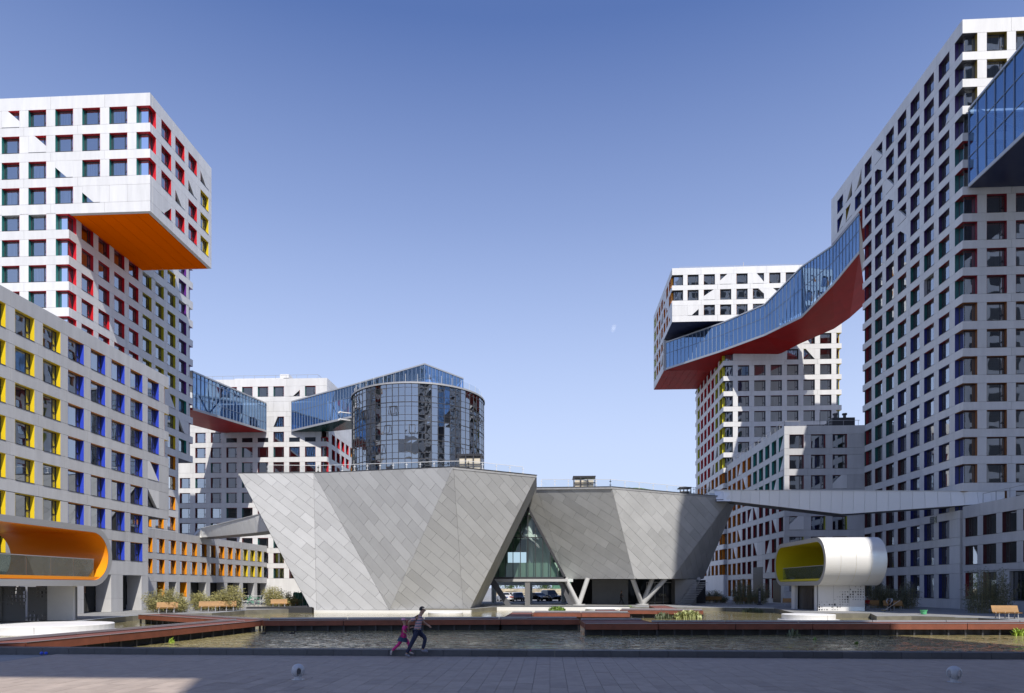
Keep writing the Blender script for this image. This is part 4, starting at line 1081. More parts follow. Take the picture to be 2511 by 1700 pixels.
# triangular glazed lobby between the halls
LG = thing('glass_lobby', 'triangular glazed lobby with dark mullions between the two metal halls', 'building', ((RG0.x+RG1.x)/2, RG0.y, zfl))
Yg = (RG0.y+RG1.y)/2
gx0, gx1, gax, gaz = RG0.x, RG1.x, RA.x*Yg/RA.y, RA.z
gz0 = zfl+.1
tri = [(gx0, gz0), (gx1, gz0), (gax, gaz)]
rows_ = [gz0, gz0+5.2, gz0+7.9, gz0+10.5]
npn = 10
xs = [gx0+(gx1-gx0)*i/npn for i in range(npn+1)]
for i in range(npn):
    for j in range(3):
        z1_ = rows_[j+1] if j < 2 else gaz+.1
        qd = clip(clip(clip(clip(tri, 1, 0, xs[i+1]), -1, 0, -xs[i]), 0, 1, z1_), 0, -1, -rows_[j])
        if len(qd) >= 3 and area(qd) > .02:
            mb = MB(); mb.poly([(x, Yg+RND.uniform(-.01, .01), z) for x, z in qd]); mb.obj('glass_pane', GGLASS, LG, world=True)
    x = xs[i]; 
    zt_ = gz0+(gaz-gz0)*min((x-gx0)/(gax-gx0), (gx1-x)/(gx1-gax))
    if zt_-gz0 > .3:
        mb = MB(); mb.beam((x, Yg-.08, gz0), (x, Yg-.08, zt_), .09, .14); mb.obj('mullion', DKST, LG, world=True)
for z in rows_[1:3]:
    f_ = (z-gz0)/(gaz-gz0); mb = MB(); mb.beam((gx0+(gax-gx0)*f_, Yg-.06, z), (gx1+(gax-gx1)*f_, Yg-.06, z), .08, .1); mb.obj('transom', DKST, LG, world=True)
for a_, b_ in (((gx0, gz0), (gax, gaz)), ((gx1, gz0), (gax, gaz)), ((gx0, gz0), (gx1, gz0))):
    mb = MB(); mb.beam((a_[0], Yg-.12, a_[1]), (b_[0], Yg-.12, b_[1]), .3, .3, up=(0, 1, 0)); mb.obj('frame_edge', DKST, LG, world=True)
INW = mat('pale_green_wall', (.48, .60, .52), .7)
WH2 = mat('lobby_white', (.62, .66, .63), .6)
mb = MB(); mb.box(gx0-1, gx1+1, Yg+.6, Yg+9, zfl-.35, zfl+.02); mb.obj('floor_slab', WH2, LG, world=True)
mb = MB(); mb.box(gx0+1.2, gx1-.8, Yg+.5, Yg+.6, gz0, gz0+2.0); mb.obj('parapet', INW, LG, world=True)
mb = MB(); mb.box(gx0+4.3, gx1-1.5, Yg+7, Yg+7.3, gz0+2.0, gz0+6); mb.obj('inner_wall', INW, LG, world=True)
mb = MB(); mb.box(gx0+3.2, gx1-3.6, Yg+2.6, Yg+6, gz0+5.4, gz0+5.8); mb.obj('upper_slab', WH2, LG, world=True)
mb = MB(); mb.beam((gx0+3.0, Yg+2.2, gz0+6.6), (gx1-3.3, Yg+2.2, gz0+4.0), .18, 1.3, up=(0, 1, 0)); mb.obj('escalator', mat('escalator_side', (.22, .2, .2), .4), LG, world=True)
for dz in (0, .8):
    mb = MB(); mb.beam((gx0+3.0, Yg+2.0, gz0+6.9+dz), (gx1-3.4, Yg+2.0, gz0+4.3+dz), .08, .08); mb.obj('handrail', STEEL, LG, world=True)
for a_, b_, c_, d_ in ((gx0-2, gx0+1.5, zfl, 14.5), (gx0+4.4, gx1+3, zfl, 14.5), (gx0+1.5, gx0+4.4, zfl, gz0+1.6), (gx0+1.5, gx0+4.4, gz0+3.9, 14.5)):
    mb = MB(); mb.box(a_, b_, Yg+11, Yg+11.3, c_, d_); mb.obj('rear_wall', mat('lobby_dark_wall', (.40, .52, .44), .7), LG, world=True)
mb = MB(); mb.box(gx0-2, gx1+1, Yg+4.0, Yg+11.3, 13.9, 14.1); mb.obj('ceiling', MATS['lobby_dark_wall'], LG, world=True)
mb = MB(); mb.box(gx0-.6, gx0-.3, Yg+1, Yg+11, zfl, 14.2); mb.obj('side_wall', MATS['lobby_dark_wall'], LG, world=True); mb = MB(); mb.box(gx1+1.5, gx1+1.8, Yg+7.5, Yg+11, zfl, 13.0); mb.obj('side_wall', MATS['lobby_dark_wall'], LG, world=True)
mb = MB(); mb.tube((gax+.2, Yg+3, zfl), (gax+.2, Yg+3, gaz), .38, n=16); mb.obj('round_column', WH2, LG, world=True)
# ground level under the lobby: bar, columns, canopy
mb = MB(); mb.box(gx0-.4, gx1+.3, Yg-.3, Yg+.4, zfl-.32, zfl); mb.obj('edge_beam', CONC, LG, world=True)
mb = MB(); x_ = at(1293.5, 87)[0]; mb.box(x_-.32, x_+.32, Yg-.2, Yg+.4, Z0, zfl-.33); mb.obj('square_column', mat('brown_grey_steel', (.17, .165, .16), .5), LG, world=True)
for px in (1211, 1299.5, 1382):
    x_, y_ = at(px, 104); mb = MB(); mb.tube((x_, y_, Z0), (x_, y_, zfl), .38, n=16); mb.obj('round_column', WHITE, LG, world=True)
mb = MB(); a_ = at(1200, 106); b_ = at(1378, 106); mb.box(a_[0], b_[0], 105, 105.6, zfl-.75, zfl-.28); mb.obj('canopy_edge', WHITE, LG, world=True)
for i in range(14):
    mb = MB(); x_ = a_[0]+(b_[0]-a_[0])*i/13; mb.beam((x_, 105.3, zfl-.3), (x_, 105.3, zfl+.6), .1, .1); mb.obj('canopy_post', DKST, LG, world=True)
mb = MB(); mb.prism([(B4.x+3.2, 86, Z0), (B4.x+3.9, 86, Z0), (gx0+.5, 86.4, zfl), (gx0-.4, 86.4, zfl)], (0, .8, 0)); mb.obj('slanted_column', SOFM, LG, world=True)
for px0, px1, y_ in ((1392, 1374, 88), (1402, 1382, 91), (1412, 1390, 94)):
    a_ = at(px0, y_); b_ = at(px1, y_); mb = MB(); mb.beam((a_[0]+.4, a_[1], Z0), (b_[0]-.2, b_[1], zfl), .5, .5, up=(0, 1, 0)); mb.obj('slanted_column', SOFM, LG, world=True)

# roof railings, stair boxes and the green mound on the halls
def railing(label, P, step=1.7, h=1.15, gls=True):
    r = thing('glass_railing', label, 'railing', P[0])
    for a_, b_ in zip(P, P[1:]):
        a_, b_ = Vector(a_), Vector(b_); n_ = max(1, round((b_-a_).length/step))
        for i in range(n_+1):
            p = a_.lerp(b_, i/n_)
            mb = MB(); mb.beam(p, p+Vector((0, 0, h)), .045, .045); mb.box(p.x-.12, p.x+.12, p.y-.05, p.y+.0, p.z+h*.35, p.z+h*.35+.08); mb.box(p.x-.12, p.x+.12, p.y-.05, p.y+.0, p.z+h*.75, p.z+h*.75+.08); mb.obj('post', WHST, r, world=True)
            if i < n_:
                q_ = a_.lerp(b_, (i+1)/n_); z_ = Vector((0, 0, 1))
                if gls: mb = MB(); mb.quad(p+z_*.1, q_+z_*.1, q_+z_*(h-.05), p+z_*(h-.05)); mb.obj('glass_panel', GUARD, r, world=True)
        mb = MB(); mb.beam(a_+Vector((0, 0, h)), b_+Vector((0, 0, h)), .05, .05); mb.obj('top_rail', WHST, r, world=True)
    return r
dn = Vector((0, 0, 0))
railing('glass guard rail along the roof edge of the nearer metal hall', [T0+Vector((3.0, 1.2, 0)), T1+Vector((0, 1.6, 0)), T2+Vector((-1, 3.0, 0)), T2+Vector((1.2, 3.0, 0)), T3+Vector((-1.6, 1.6, .1))])
railing('glass guard rail along the roof edge of the raised metal hall', [R0+Vector((.6, 1.2, .1)), R1+Vector((0, 1.6, .0)), R2+Vector((-1.2, 1.2, 0)), R2+Vector((-.2, .8, 0))], 2.0)
def hutch(label, x, y, z, wx, wy, h):
    t = thing('stair_enclosure', label, 'roof structure', (x, y, z))
    mb = MB(); mb.box(x+.15, x+wx-.15, y+.15, y+wy, z-.1, z+h-.35); mb.obj('inner_box', mat('cream_panel', (.62, .55, .42), .6), t, world=True)
    for i in range(4):
        xx = x+wx*i/3; mb = MB(); mb.beam((xx, y, z-.1), (xx, y, z+h), .12, .12); mb.obj('post', DKST, t, world=True)
    for zz in (z+h*.4, z+h):
        mb = MB(); mb.beam((x, y-.01, zz), (x+wx, y-.01, zz), .12, .12); mb.obj('rail', DKST, t, world=True)
    mb = MB(); mb.box(x-.1, x+wx+.1, y-.1, y+wy+.1, z+h+.06, z+h+.16); mb.obj('top_plate', DKST, t, world=True)
p = P3(1123, 1152, 79); hutch('cream stair enclosure with dark frame beside the round building', p.x, p.y, p.z-.1, 2.7, 2.5, 1.75)
p = P3(1407, 1194, 86); hutch('cream stair enclosure with dark frame on the raised hall', p.x, p.y, p.z, 2.65, 2.5, 1.2)
p = P3(1668, 1210, 88); hutch('small pale stair enclosure near the start of the long ramp', p.x, p.y, p.z-.2, 1.35, 1.5, .85)
GR = mat('sedum_green', (.10, .16, .035), .9, na=.5, ns=3, bump=.8, bs=8)
mb = MB(); c0 = P3(1580, 1213, 92); nx_, ny_ = 40, 10
for j in range(ny_+1):
    for i in range(nx_+1):
        u, v = i/nx_, j/ny_; hgt = math.sin(PI*min(1, u*1.02))**.8*math.sin(PI*v)*1.5+RND.uniform(0, .10)
        xx = c0.x-9.0+u*16.5; mb.v.append((xx, c0.y-3+v*9, c0.z-.25+hgt-max(0, (u-.3))*1.3))
for j in range(ny_):
    for i in range(nx_): k = j*(nx_+1)+i; mb.f.append((k, k+1, k+nx_+2, k+nx_+1)); mb.m.append(0)
o = mb.obj('green_roof_mound', GR, None, smooth=True); tag(o, None, None, kind='stuff')

# ================================================================== RAMPS
RMP = mat('ramp_cladding', (.80, .80, .78), .5, .1, rv=.04)
def ramp(label, top, bot, n_, wdt=2.6, dirv=(0, 1, 0)):
    """top, bot: polylines of 3D points of the visible side"""
    r = thing('ramp', label, 'walkway', top[0])
    def ev(pl, t_):
        L_ = [(Vector(b_)-Vector(a_)).length for a_, b_ in zip(pl, pl[1:])]; d_ = t_*sum(L_)
        for (a_, b_), l in zip(zip(pl, pl[1:]), L_):
            if d_ <= l+1e-6: return Vector(a_).lerp(Vector(b_), d_/l)
            d_ -= l
        return Vector(pl[-1])
    def byx(pl, x):
        for a_, b_ in zip(pl, pl[1:]):
            if a_[0] <= x <= b_[0]+1e-6: return Vector(a_).lerp(Vector(b_), (x-a_[0])/(b_[0]-a_[0]))
        return Vector(pl[0] if x < pl[0][0] else pl[-1])
    x0, x1 = top[0][0], top[-1][0]; dv = Vector(dirv)
    for i in range(n_):
        xa, xb = x0+(x1-x0)*i/n_, x0+(x1-x0)*(i+1)/n_; g_ = .012
        a_, b_, c_, d_ = byx(top, xa+g_), byx(top, xb-g_), byx(bot, xb-g_), byx(bot, xa+g_)
        d_.x = xa+g_; c_.x = xb-g_
        mb = MB(); mb.prism([d_, c_, b_, a_], dv*.12); mb.obj('side_panel', RMP, r, world=True)
    xs_ = sorted(set([p[0] for p in bot]+[p[0] for p in top]))
    for xa, xb in zip(xs_, xs_[1:]):
        if xb-xa < .05: continue
        a_, b_ = byx(bot, xa), byx(bot, xb); a_.x, b_.x = xa, xb
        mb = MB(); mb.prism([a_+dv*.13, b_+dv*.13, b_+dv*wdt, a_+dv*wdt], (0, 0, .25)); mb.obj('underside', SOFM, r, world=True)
    for a_, b_ in zip(top, top[1:]):
        mb = MB(); mb.beam(Vector(a_)+dv*.06+Vector((0, 0, .05)), Vector(b_)+dv*.06+Vector((0, 0, .05)), .22, .08); mb.obj('coping', WHST, r, world=True)
        mb = MB(); mb.prism([Vector(a_)+dv*wdt, Vector(b_)+dv*wdt, Vector(b_)+dv*wdt-Vector((0, 0, 1.0)), Vector(a_)+dv*wdt-Vector((0, 0, 1.0))], dv*.1); mb.obj('far_side', RMP, r, world=True)
    return r
def L3(px, py, zc): return P3(px, py, zc)
ramp('long grey clad ramp bridging from the raised hall to the right hand podium',
     [L3(1751, 1203, 90), L3(2075, 1204.5, 79), L3(2464, 1206, 69.5)], [L3(1791, 1229, 88.5), L3(2069, 1261, 79.3), L3(2408, 1236, 70.5), L3(2464, 1222, 69.5)], 26)
ramp('short grey clad ramp climbing from the low orange wing to the nearer metal hall',
     [L3(483, 1299, 104.5), L3(636, 1262, 86), L3(668, 1262, 82)], [L3(502, 1318, 103), L3(622, 1307, 88), L3(668, 1300, 82)], 14, 3.5)

# ================================================================== CAPSULE PAVILIONS
def ringpts(Ya, Yb, zb, zt, d=0.0, n=14):
    r = (zt-zb)/2-d; zc = (zt+zb)/2; R_ = (zt-zb)/2; out = []
    for i in range(n+1):
        t_ = -PI/2+PI*i/n; out.append((Yb-R_+r*math.cos(t_), zc+r*math.sin(t_)))
    for i in range(n+1):
        t_ = PI/2+PI*i/n; out.append((Ya+R_+r*math.cos(t_), zc+r*math.sin(t_)))
    return out
def capsule(label, x0, x1, Ya, Yb, zb, zt, inner, openL, openR, shell, nseg=4, taper=0.0):
    b = thing('capsule_pavilion', label, 'pavilion', ((x0+x1)/2, (Ya+Yb)/2, zb), group='capsule shaped pavilions over the pond')
    O_, I_ = ringpts(Ya, Yb, zb, zt, 0, 36), ringpts(Ya, Yb, zb, zt, .42, 36); n = len(O_); NR = n//2
    mi = cmat(inner)
    cuts = [0, 22, NR+1, NR+22, n]
    for sx_ in range(nseg):
        xa, xb = x0+(x1-x0)*sx_/nseg+.008, x0+(x1-x0)*(sx_+1)/nseg-.008
        for c0, c1 in zip(cuts, cuts[1:]):
            mb = MB()
            for i in range(c0, c1):
                j = (i+1) % n
                mb.quad((xa, *O_[i]), (xb, *O_[i]), (xb, *O_[j]), (xa, *O_[j]))
            me = mb.mesh('shell_panel', shell, True)
            put('shell_panel', me, b)
    mb = MB()
    for i in range(n):
        j = (i+1) % n; mb.quad((x0+.02, *I_[i]), (x0+.02, *I_[j]), (x1-.02, *I_[j]), (x1-.02, *I_[i]))
    put('inner_lining', mb.mesh('inner_lining', mi, True), b)
    for x, op in ((x0, openL), (x1, openR)):
        mb = MB()
        for i in range(n):
            j = (i+1) % n; mb.quad((x, *O_[i]), (x, *O_[j]), (x, *I_[j]), (x, *I_[i]))
        put('rim', mb.mesh('rim', STEEL if op else shell), b)
        if not op:
            mb = MB(); xx = x+(.25 if x == x0 else -.25); mb.poly([(xx, *p) for p in I_]); put('end_wall', mb.mesh('end_wall', mi), b)
    # raised floor and balustrade glass with bracing wires just inside the open end
    xe = x1-.5 if openR else x0+.5
    zf = zb+.42+.25
    R_ = (zt-zb)/2; ya, yb = Ya+R_*.62, Yb-R_*.62
    mb = MB(); mb.box(min(x0+.1, x1-.1), max(x0+.1, x1-.1), ya, yb, zb+.45, zf); put('floor_slab', mb.mesh('floor_slab', mi), b)
    k = 7
    for i in range(k):
        p, q = ya+(yb-ya)*i/k, ya+(yb-ya)*(i+1)/k
        mb = MB(); mb.box(xe-.01, xe+.01, p+.02, q-.02, zf, zf+1.25); put('glass_panel', mb.mesh('glass_panel', GUARDG), b)
    mb = MB(); mb.beam((xe, ya, zf+1.27), (xe, yb, zf+1.27), .05, .05); put('handrail', mb.mesh('handrail', STEEL), b)
    return b
XCL = -32.4
def zdep(x, y): return -x*ST+y*CT
YcL = onX(275, XCL)[0]; dL = zdep(XCL, YcL-2.1)
zbL, ztL = hz(1437.5, dL), hz(1291, dL)
capsule('big capsule pavilion with orange inside and open end at the left edge', -39.9, XCL, YcL-17.5, YcL, zbL, ztL, 'orange', True, True, SILV)
XCR = 25.7
YcR0, YcR1 = onX(2025, XCR)[0], onX(1899, XCR)[0]; dR = zdep(XCR, YcR0+2.2)
zbR, ztR = hz(1436, dR), hz(1318, dR)
capsule('pearl white capsule pavilion with yellow-green inside at the right of the pond', XCR, 31.3, YcR0, YcR1, zbR, ztR, 'podyellow', True, False, SILV)
def perfor(name, m, parent, P0, ux, w_, h_, cell=.2, seed=1, dens=1.0, th=None):
    """wall plate with square holes; P0 lower left, ux unit vector along"""
    r = random.Random(seed); n_, k_ = int(w_/cell), int(h_/cell); ux = Vector(ux); nz = Vector((0, 0, 1)); nn = ux.cross(nz)  # faces viewer side
    cents = [(r.uniform(0, n_), r.uniform(0, k_), r.uniform(2.5, 4.5)) for _ in range(max(2, int(n_*k_/55)))]
    mb = MB(); W_ = w_/n_; H_ = h_/k_
    for i in range(n_):
        for j in range(k_):
            f = max((1-math.hypot(i+.5-cx_, (j+.5-cz_)*1.3)/rr) for cx_, cz_, rr in cents)
            sz = 0
            if f > 0 and r.random() < .8*dens: sz = W_*(.30+.55*f*r.random()**.4)
            o_ = Vector(P0)+ux*(i*W_)+nz*(j*H_)
            A = [o_, o_+ux*W_, o_+ux*W_+nz*H_, o_+nz*H_]
            if not sz: mb.quad(*A); continue
            c_ = o_+ux*W_/2+nz*H_/2; q = [c_+ux*a_*sz/2+nz*b_*sz/2 for a_, b_ in ((-1, -1), (1, -1), (1, 1), (-1, 1))]; qb = [p-nn*.12 for p in q]
            for t_ in range(4):
                u_ = (t_+1) % 4; mb.quad(A[t_], A[u_], q[u_], q[t_]); mb.quad(q[t_], q[u_], qb[u_], qb[t_])
            if th is None: mb.quad(*qb, 1)
    put(name, mb.mesh(name, [m, DKST]), parent)
# base of the right pavilion
bR = thing('pavilion_base', 'white perforated base wall under the pearl capsule pavilion', 'pavilion base', (28.8, 66.5, Z0))
yb_ = onY(2006, 66.6)[0]; x0_, x1_ = at(2006, 66.4)[0], at(2118, 66.4)[0]; y0_ = at(2006, 66.4)[1]
zz0, zz1 = -.02, zbR+.25
for i in range(3):
    a_ = x0_+(x1_-x0_)*i/3
    perfor('perforated_panel', WHITE, bR, (a_+.01, y0_, zz0), (1, 0, 0), (x1_-x0_)/3-.02, zz1-zz0, .235, seed=31+i)
    mb = MB(); mb.box(a_+.01, a_+(x1_-x0_)/3-.01, y0_+.13, y0_+.3, zz0, zz1-.01); put('wall', mb.mesh('wall', GW), bR)
mb = MB(); mb.box(x1_-.25, x1_, y0_+.31, y0_+8, zz0, zz1); put('side_wall', mb.mesh('side_wall', WHITE), bR)
mb = MB(); mb.box(x0_+.5, x1_-.3, y0_+.4, y0_+8, zz0, zz1-.05); put('inner_box', mb.mesh('inner_box', mat('base_dark', (.09, .085, .08), .8)), bR)
yfar = onX(1941, x0_)[0]
mb = MB(); mb.box(x0_-.02, x0_+.35, y0_+.0+.31, y0_+.9, zz0, zz1); put('corner_pier', mb.mesh('corner_pier', WHITE), bR)
mb = MB(); mb.box(x0_-.02, x0_+.3, min(yfar, y0_+8.4)-1.0, min(yfar, y0_+8.4), zz0, zz1); put('end_wall', mb.mesh('end_wall', WHITE), bR)
for i in range(2):
    mb = MB(); mb.box(x0_+.44, x0_+.49, y0_+2.6+i*1.4, y0_+3.95+i*1.4, .1, 2.15); put('door', mb.mesh('door', mat('bronze_door', (.05, .04, .035), .4)), bR)
PLI = mat('dark_plinth', (.16, .16, .16), .7)
mb = MB(); mb.box(x0_-1.0, x1_+7.5, y0_-1.6, y0_+10, -.9, -.04); put('plinth', mb.mesh('plinth', PLI), bR)
# base of the left pavilion
bL = thing('pavilion_base', 'grey base with perforated screens and stair under the orange capsule pavilion', 'pavilion base', (-35, 46, Z0))
xa_ = -33.2; ye_ = onX(180, xa_)[0]
zl0, zl1 = -.1, zbL+.25
mb = MB(); mb.box(xa_-1.9, xa_, ye_-.0, ye_+.35, zl0, zl1); put('end_wall', mb.mesh('end_wall', WHITE), bL)
mb = MB(); mb.box(xa_-.35, xa_, ye_-9.2, ye_-8.0, zl0, zl1); put('pier', mb.mesh('pier', WHITE), bL)
mb = MB(); mb.box(-40, xa_-.2, ye_-17, ye_+.4, zl1-.2, zl1-.02); put('ceiling', mb.mesh('ceiling', GW), bL)
mb = MB(); mb.box(-40, xa_+.5, ye_-17, ye_+.6, -.9, zl0); put('plinth', mb.mesh('plinth', PLI), bL)
for i in range(3):
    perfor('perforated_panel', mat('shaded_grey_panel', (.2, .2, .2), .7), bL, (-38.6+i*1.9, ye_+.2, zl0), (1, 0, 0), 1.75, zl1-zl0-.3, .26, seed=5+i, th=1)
mb = MB(); mb.box(-39.8, -38.65, ye_-.1, ye_+.3, zl0, zl1-.2); put('wall', mb.mesh('wall', GW), bL)
for i in range(9):
    mb = MB(); mb.box(-38.4, -37.0, ye_-8+i*.3, ye_-7.7+i*.3, zl0+.25*(9-i), zl0+.25*(9-i)+.06); put('stair_tread', mb.mesh('stair_tread', STEEL), bL)
for zz in (0, .9):
    mb = MB(); mb.beam((-36.95, ye_-8, zl0+2.4+zz), (-36.95, ye_-5.3, zl0+.2+zz), .08, .12); put('stringer', mb.mesh('stringer', DKST), bL)
# white round platforms in the water
def disc(label, px, py, half, ztop, lip=True):
    zc = (EYE-WZ)*F_/(py-HY); c = Vector((*at(px, zc), 0)); r_ = half*zc/F_; c.y += r_
    d = thing('round_platform', label, 'platform', (c.x, c.y, WZ), group='white round platforms in the pond')
    mb = MB(); mb.lathe([(r_-.02, -.05), (r_, ztop-WZ-.03), (r_-.03, ztop-WZ), (0.01, ztop-WZ)], 48); mb.obj('drum', WHITE, d)
    if lip: mb = MB(); mb.lathe([(r_+.30, -.1), (r_+.30, .06), (r_-.01, .07)], 48); mb.obj('rim', WHST, d)
    for i in range(4):
        a_ = i*PI/2+.4; mb = MB(); mb.beam((math.cos(a_)*(r_+.004), math.sin(a_)*(r_+.004), .1), (math.cos(a_)*(r_+.004), math.sin(a_)*(r_+.004), ztop-WZ-.03), .02, .02); mb.obj('joint', STEEL, d)
disc('big sunlit white drum platform at the left edge beside the orange capsule', 20, 1560, 146, .06)
disc('white drum platform in front of the perforated capsule base', 2006, 1524, 64, .05)
disc('low white platform by the foot of the nearer metal hall', 1086, 1508, 44, -.25, False)
disc('low white platform half behind the reeds below the raised hall', 1480, 1499, 42, -.2, False)
# white ledges where the halls meet the water
ld = thing('pond_ledge', 'pale stone ledge between the pond and the metal halls', 'ledge', (0, 80, WZ))
mb = MB(); mb.box(B0.x-.3, B4.x+.4, 72.2, 76, WZ-.3, B1.z-.01); mb.obj('hall_ledge', WHITE, ld, world=True)
mb = MB(); mb.box(B4.x+.41, 9.3, 80.35, 80.52, WZ-.3, -.05); mb.obj('bank_ledge', WHITE, ld, world=True)
mb = MB(); mb.box(B4.x+.41, 9.3, 80.5, 82.0, -.03, .07); mb.obj('dark_step', KERB, ld, world=True)

# ================================================================== WALKWAYS IN THE POND
CORT = mat('rust_red_steel', (.20, .060, .032), .62, rv=.08, ns=1.5, na=.25)
BOARD = mat('red_brown_boards', (.17, .06, .045), .7, rv=.12, ns=2, na=.2)
RAILM = mat('zinc_edge', (.42, .43, .44), .35, .5)
def offs(P, d):
    out = []
    for i, p in enumerate(P):
        a_ = P[max(0, i-1)]; b_ = P[min(len(P)-1, i+1)]; t_ = (b_-a_).normalized(); n_ = Vector((-t_.y, t_.x, 0)); out.append(p+n_*d)
    return out
DZ = .24
def deck(label, near, far, closed_ends=False, fascia_near=True, rail='far'):
    """near / far: polylines with the same number of ground points"""
    d = thing('pond_walkway', label, 'walkway', (near[0].x, near[0].y, WZ), group='rust red walkways through the pond')
    for i in range(len(near)-1):
        a_, b_, c_, e_ = near[i], near[i+1], far[i+1], far[i]
        L_ = (b_-a_).length; n_ = max(1, min(40, int(L_/1.2)))
        for k in range(n_):
            p, q, r_, s_ = a_.lerp(b_, k/n_), a_.lerp(b_, (k+1)/n_), e_.lerp(c_, (k+1)/n_), e_.lerp(c_, k/n_)
            mb = MB(); v = (q-p).normalized()*.006; mb.prism([Vector((t_.x, t_.y, DZ-.10)) for t_ in (p+v, q-v, r_-v, s_+v)], (0, 0, .07)); mb.obj('deck_board', BOARD, d, world=True)
        for side, (p, q) in (('n', (a_, b_)), ('f', (e_, c_))):
            m_ = max(1, round(L_/4.6))
            for k in range(m_):
                u, v = p.lerp(q, k/m_), p.lerp(q, (k+1)/m_); g_ = (v-u).normalized()*.02
                mb = MB(); mb.beam(Vector((u.x, u.y, DZ-.165))+g_, Vector((v.x, v.y, DZ-.165))-g_, .06, .33); mb.obj('fascia_board', CORT, d, world=True)
                hh = .10 if side == 'f' else .015
                mb = MB(); mb.beam(Vector((u.x, u.y, DZ+hh/2+.002))+g_, Vector((v.x, v.y, DZ+hh/2+.002))-g_, .10, hh); mb.obj('edge_rail', RAILM, d, world=True)
        n_ = max(1, int(L_/.95))
        for k in range(n_+1):
            p = a_.lerp(b_, (k+.0)/n_); q = e_.lerp(c_, k/n_); w_ = (q-p).normalized()
            p = p+w_*.12
            mb = MB(); mb.box(p.x-.05, p.x+.05, p.y, p.y+.1, WZ-.5, DZ-.2); mb.obj('pile', DKST, d, world=True)
        mb = MB(); w_ = (e_-a_).normalized()*.5; mb.prism([Vector((t_.x, t_.y, WZ-.4)) for t_ in (a_+w_, b_+w_, b_+w_*1.4, a_+w_*1.4)], (0, 0, DZ-.11-WZ+.4)); mb.obj('bearer', DKST, d, world=True)
    for p, q in ((near[0], far[0]), (near[-1], far[-1])):
        mb = MB(); mb.beam(Vector((p.x, p.y, DZ-.165)), Vector((q.x, q.y, DZ-.165)), .05, .32); mb.obj('end_board', CORT, d, world=True)
    return d
g = lambda px, py: gnd(px, py, DZ)
nr = [g(-90, 1583), g(62, 1576), g(641, 1522)]
deck('sunlit rust red walkway slanting across the pond at the left', nr, offs(nr, 1.7))
nr = [g(644, 1521.8), g(1227, 1519.3), g(1421, 1519.2)]
deck('shaded rust red walkway straight across the middle of the pond', nr, offs(nr, 1.7))
nr = [g(340, 1507.5), g(600, 1523.3)]
deck('rust red walkway running from the left bank to the slanting walkway', nr, offs(nr, 1.6))
nr = [g(1614, 1529.5), g(2750, 1529.5)]
deck('rust red walkway across the right of the pond with its sunlit end', nr, offs(nr, 1.9))
deck('wide rust red deck bay between the middle and right walkways', [g(1436, 1530), g(1612, 1530)], [g(1424, 1520.0), g(1573, 1520.0)])
deck('slanted rust red deck bay behind the middle walkway', [g(1229, 1517.4), g(1294, 1517.4)], [g(1256, 1502.2), g(1306, 1502.2)])
nr = [g(1308, 1502.8), g(1544, 1503.6)]
deck('short dark walkway piece behind the middle walkway', nr, offs(nr, 1.8))
deck('small deck bay at the end of the short dark walkway', [g(1478, 1501.2), g(1541, 1502.2)], [g(1460, 1496.5), g(1508, 1496.0)])
nr = [g(1520, 1496.3), g(1724, 1497.8)]
deck('farthest dark walkway piece in front of the raised hall', nr, offs(nr, 2.0))
deck('small slanted deck bay joining the farthest walkway to the bank', [g(1612, 1493.4), g(1672, 1495)], [g(1592, 1485.5), g(1632, 1485)])

# ================================================================== BENCHES
WOOD = mat('oiled_wood', (.30, .155, .04), .6, rv=.12, ns=5, na=.2)
def make_bench():
    b = thing('park_bench', 'x', 'bench', (0, 0, 0), 0, 'wooden slatted benches round the pond')
    W_ = 1.75; q = MB(); q.box(-W_/2, W_/2, 0, .085, 0, .035); me = q.mesh('slat', WOOD)
    for i in range(5): o = put('seat_slat', me, b, (0, -.50+i*.105, .42-(.02 if i in (1, 2, 3) else 0)), world=False)
    for i in range(6):
        o = put('back_slat', me, b, (0, .055+.035*i, .48+i*.078), world=False, rot=(math.radians(68), 0, 0))
    for x in (-.62, 0, .62):
        q = MB(); q.beam((x, -.45, 0), (x, -.40, .42), .05, .05); q.beam((x, .12, 0), (x, .0, .42), .05, .05); q.beam((x, -.5, .40), (x, .05, .40), .05, .04); q.beam((x, .04, .42), (x, .28, .95), .04, .05)
        q.obj('leg', STEEL, b)
    return b
def dup(root, loc, rz, label, sc_=1.0):
    r = root.copy(); C.objects.link(r); r.location = loc; r.rotation_euler = (0, 0, rz); r.scale = (sc_,)*3; r['label'] = label
    for ch in list(root.children):
        c = ch.copy(); C.objects.link(c); c.parent = r
        for g_ in ch.children: e = g_.copy(); C.objects.link(e); e.parent = c
    return r
bench0 = make_bench(); used = False
R_ = math.radians
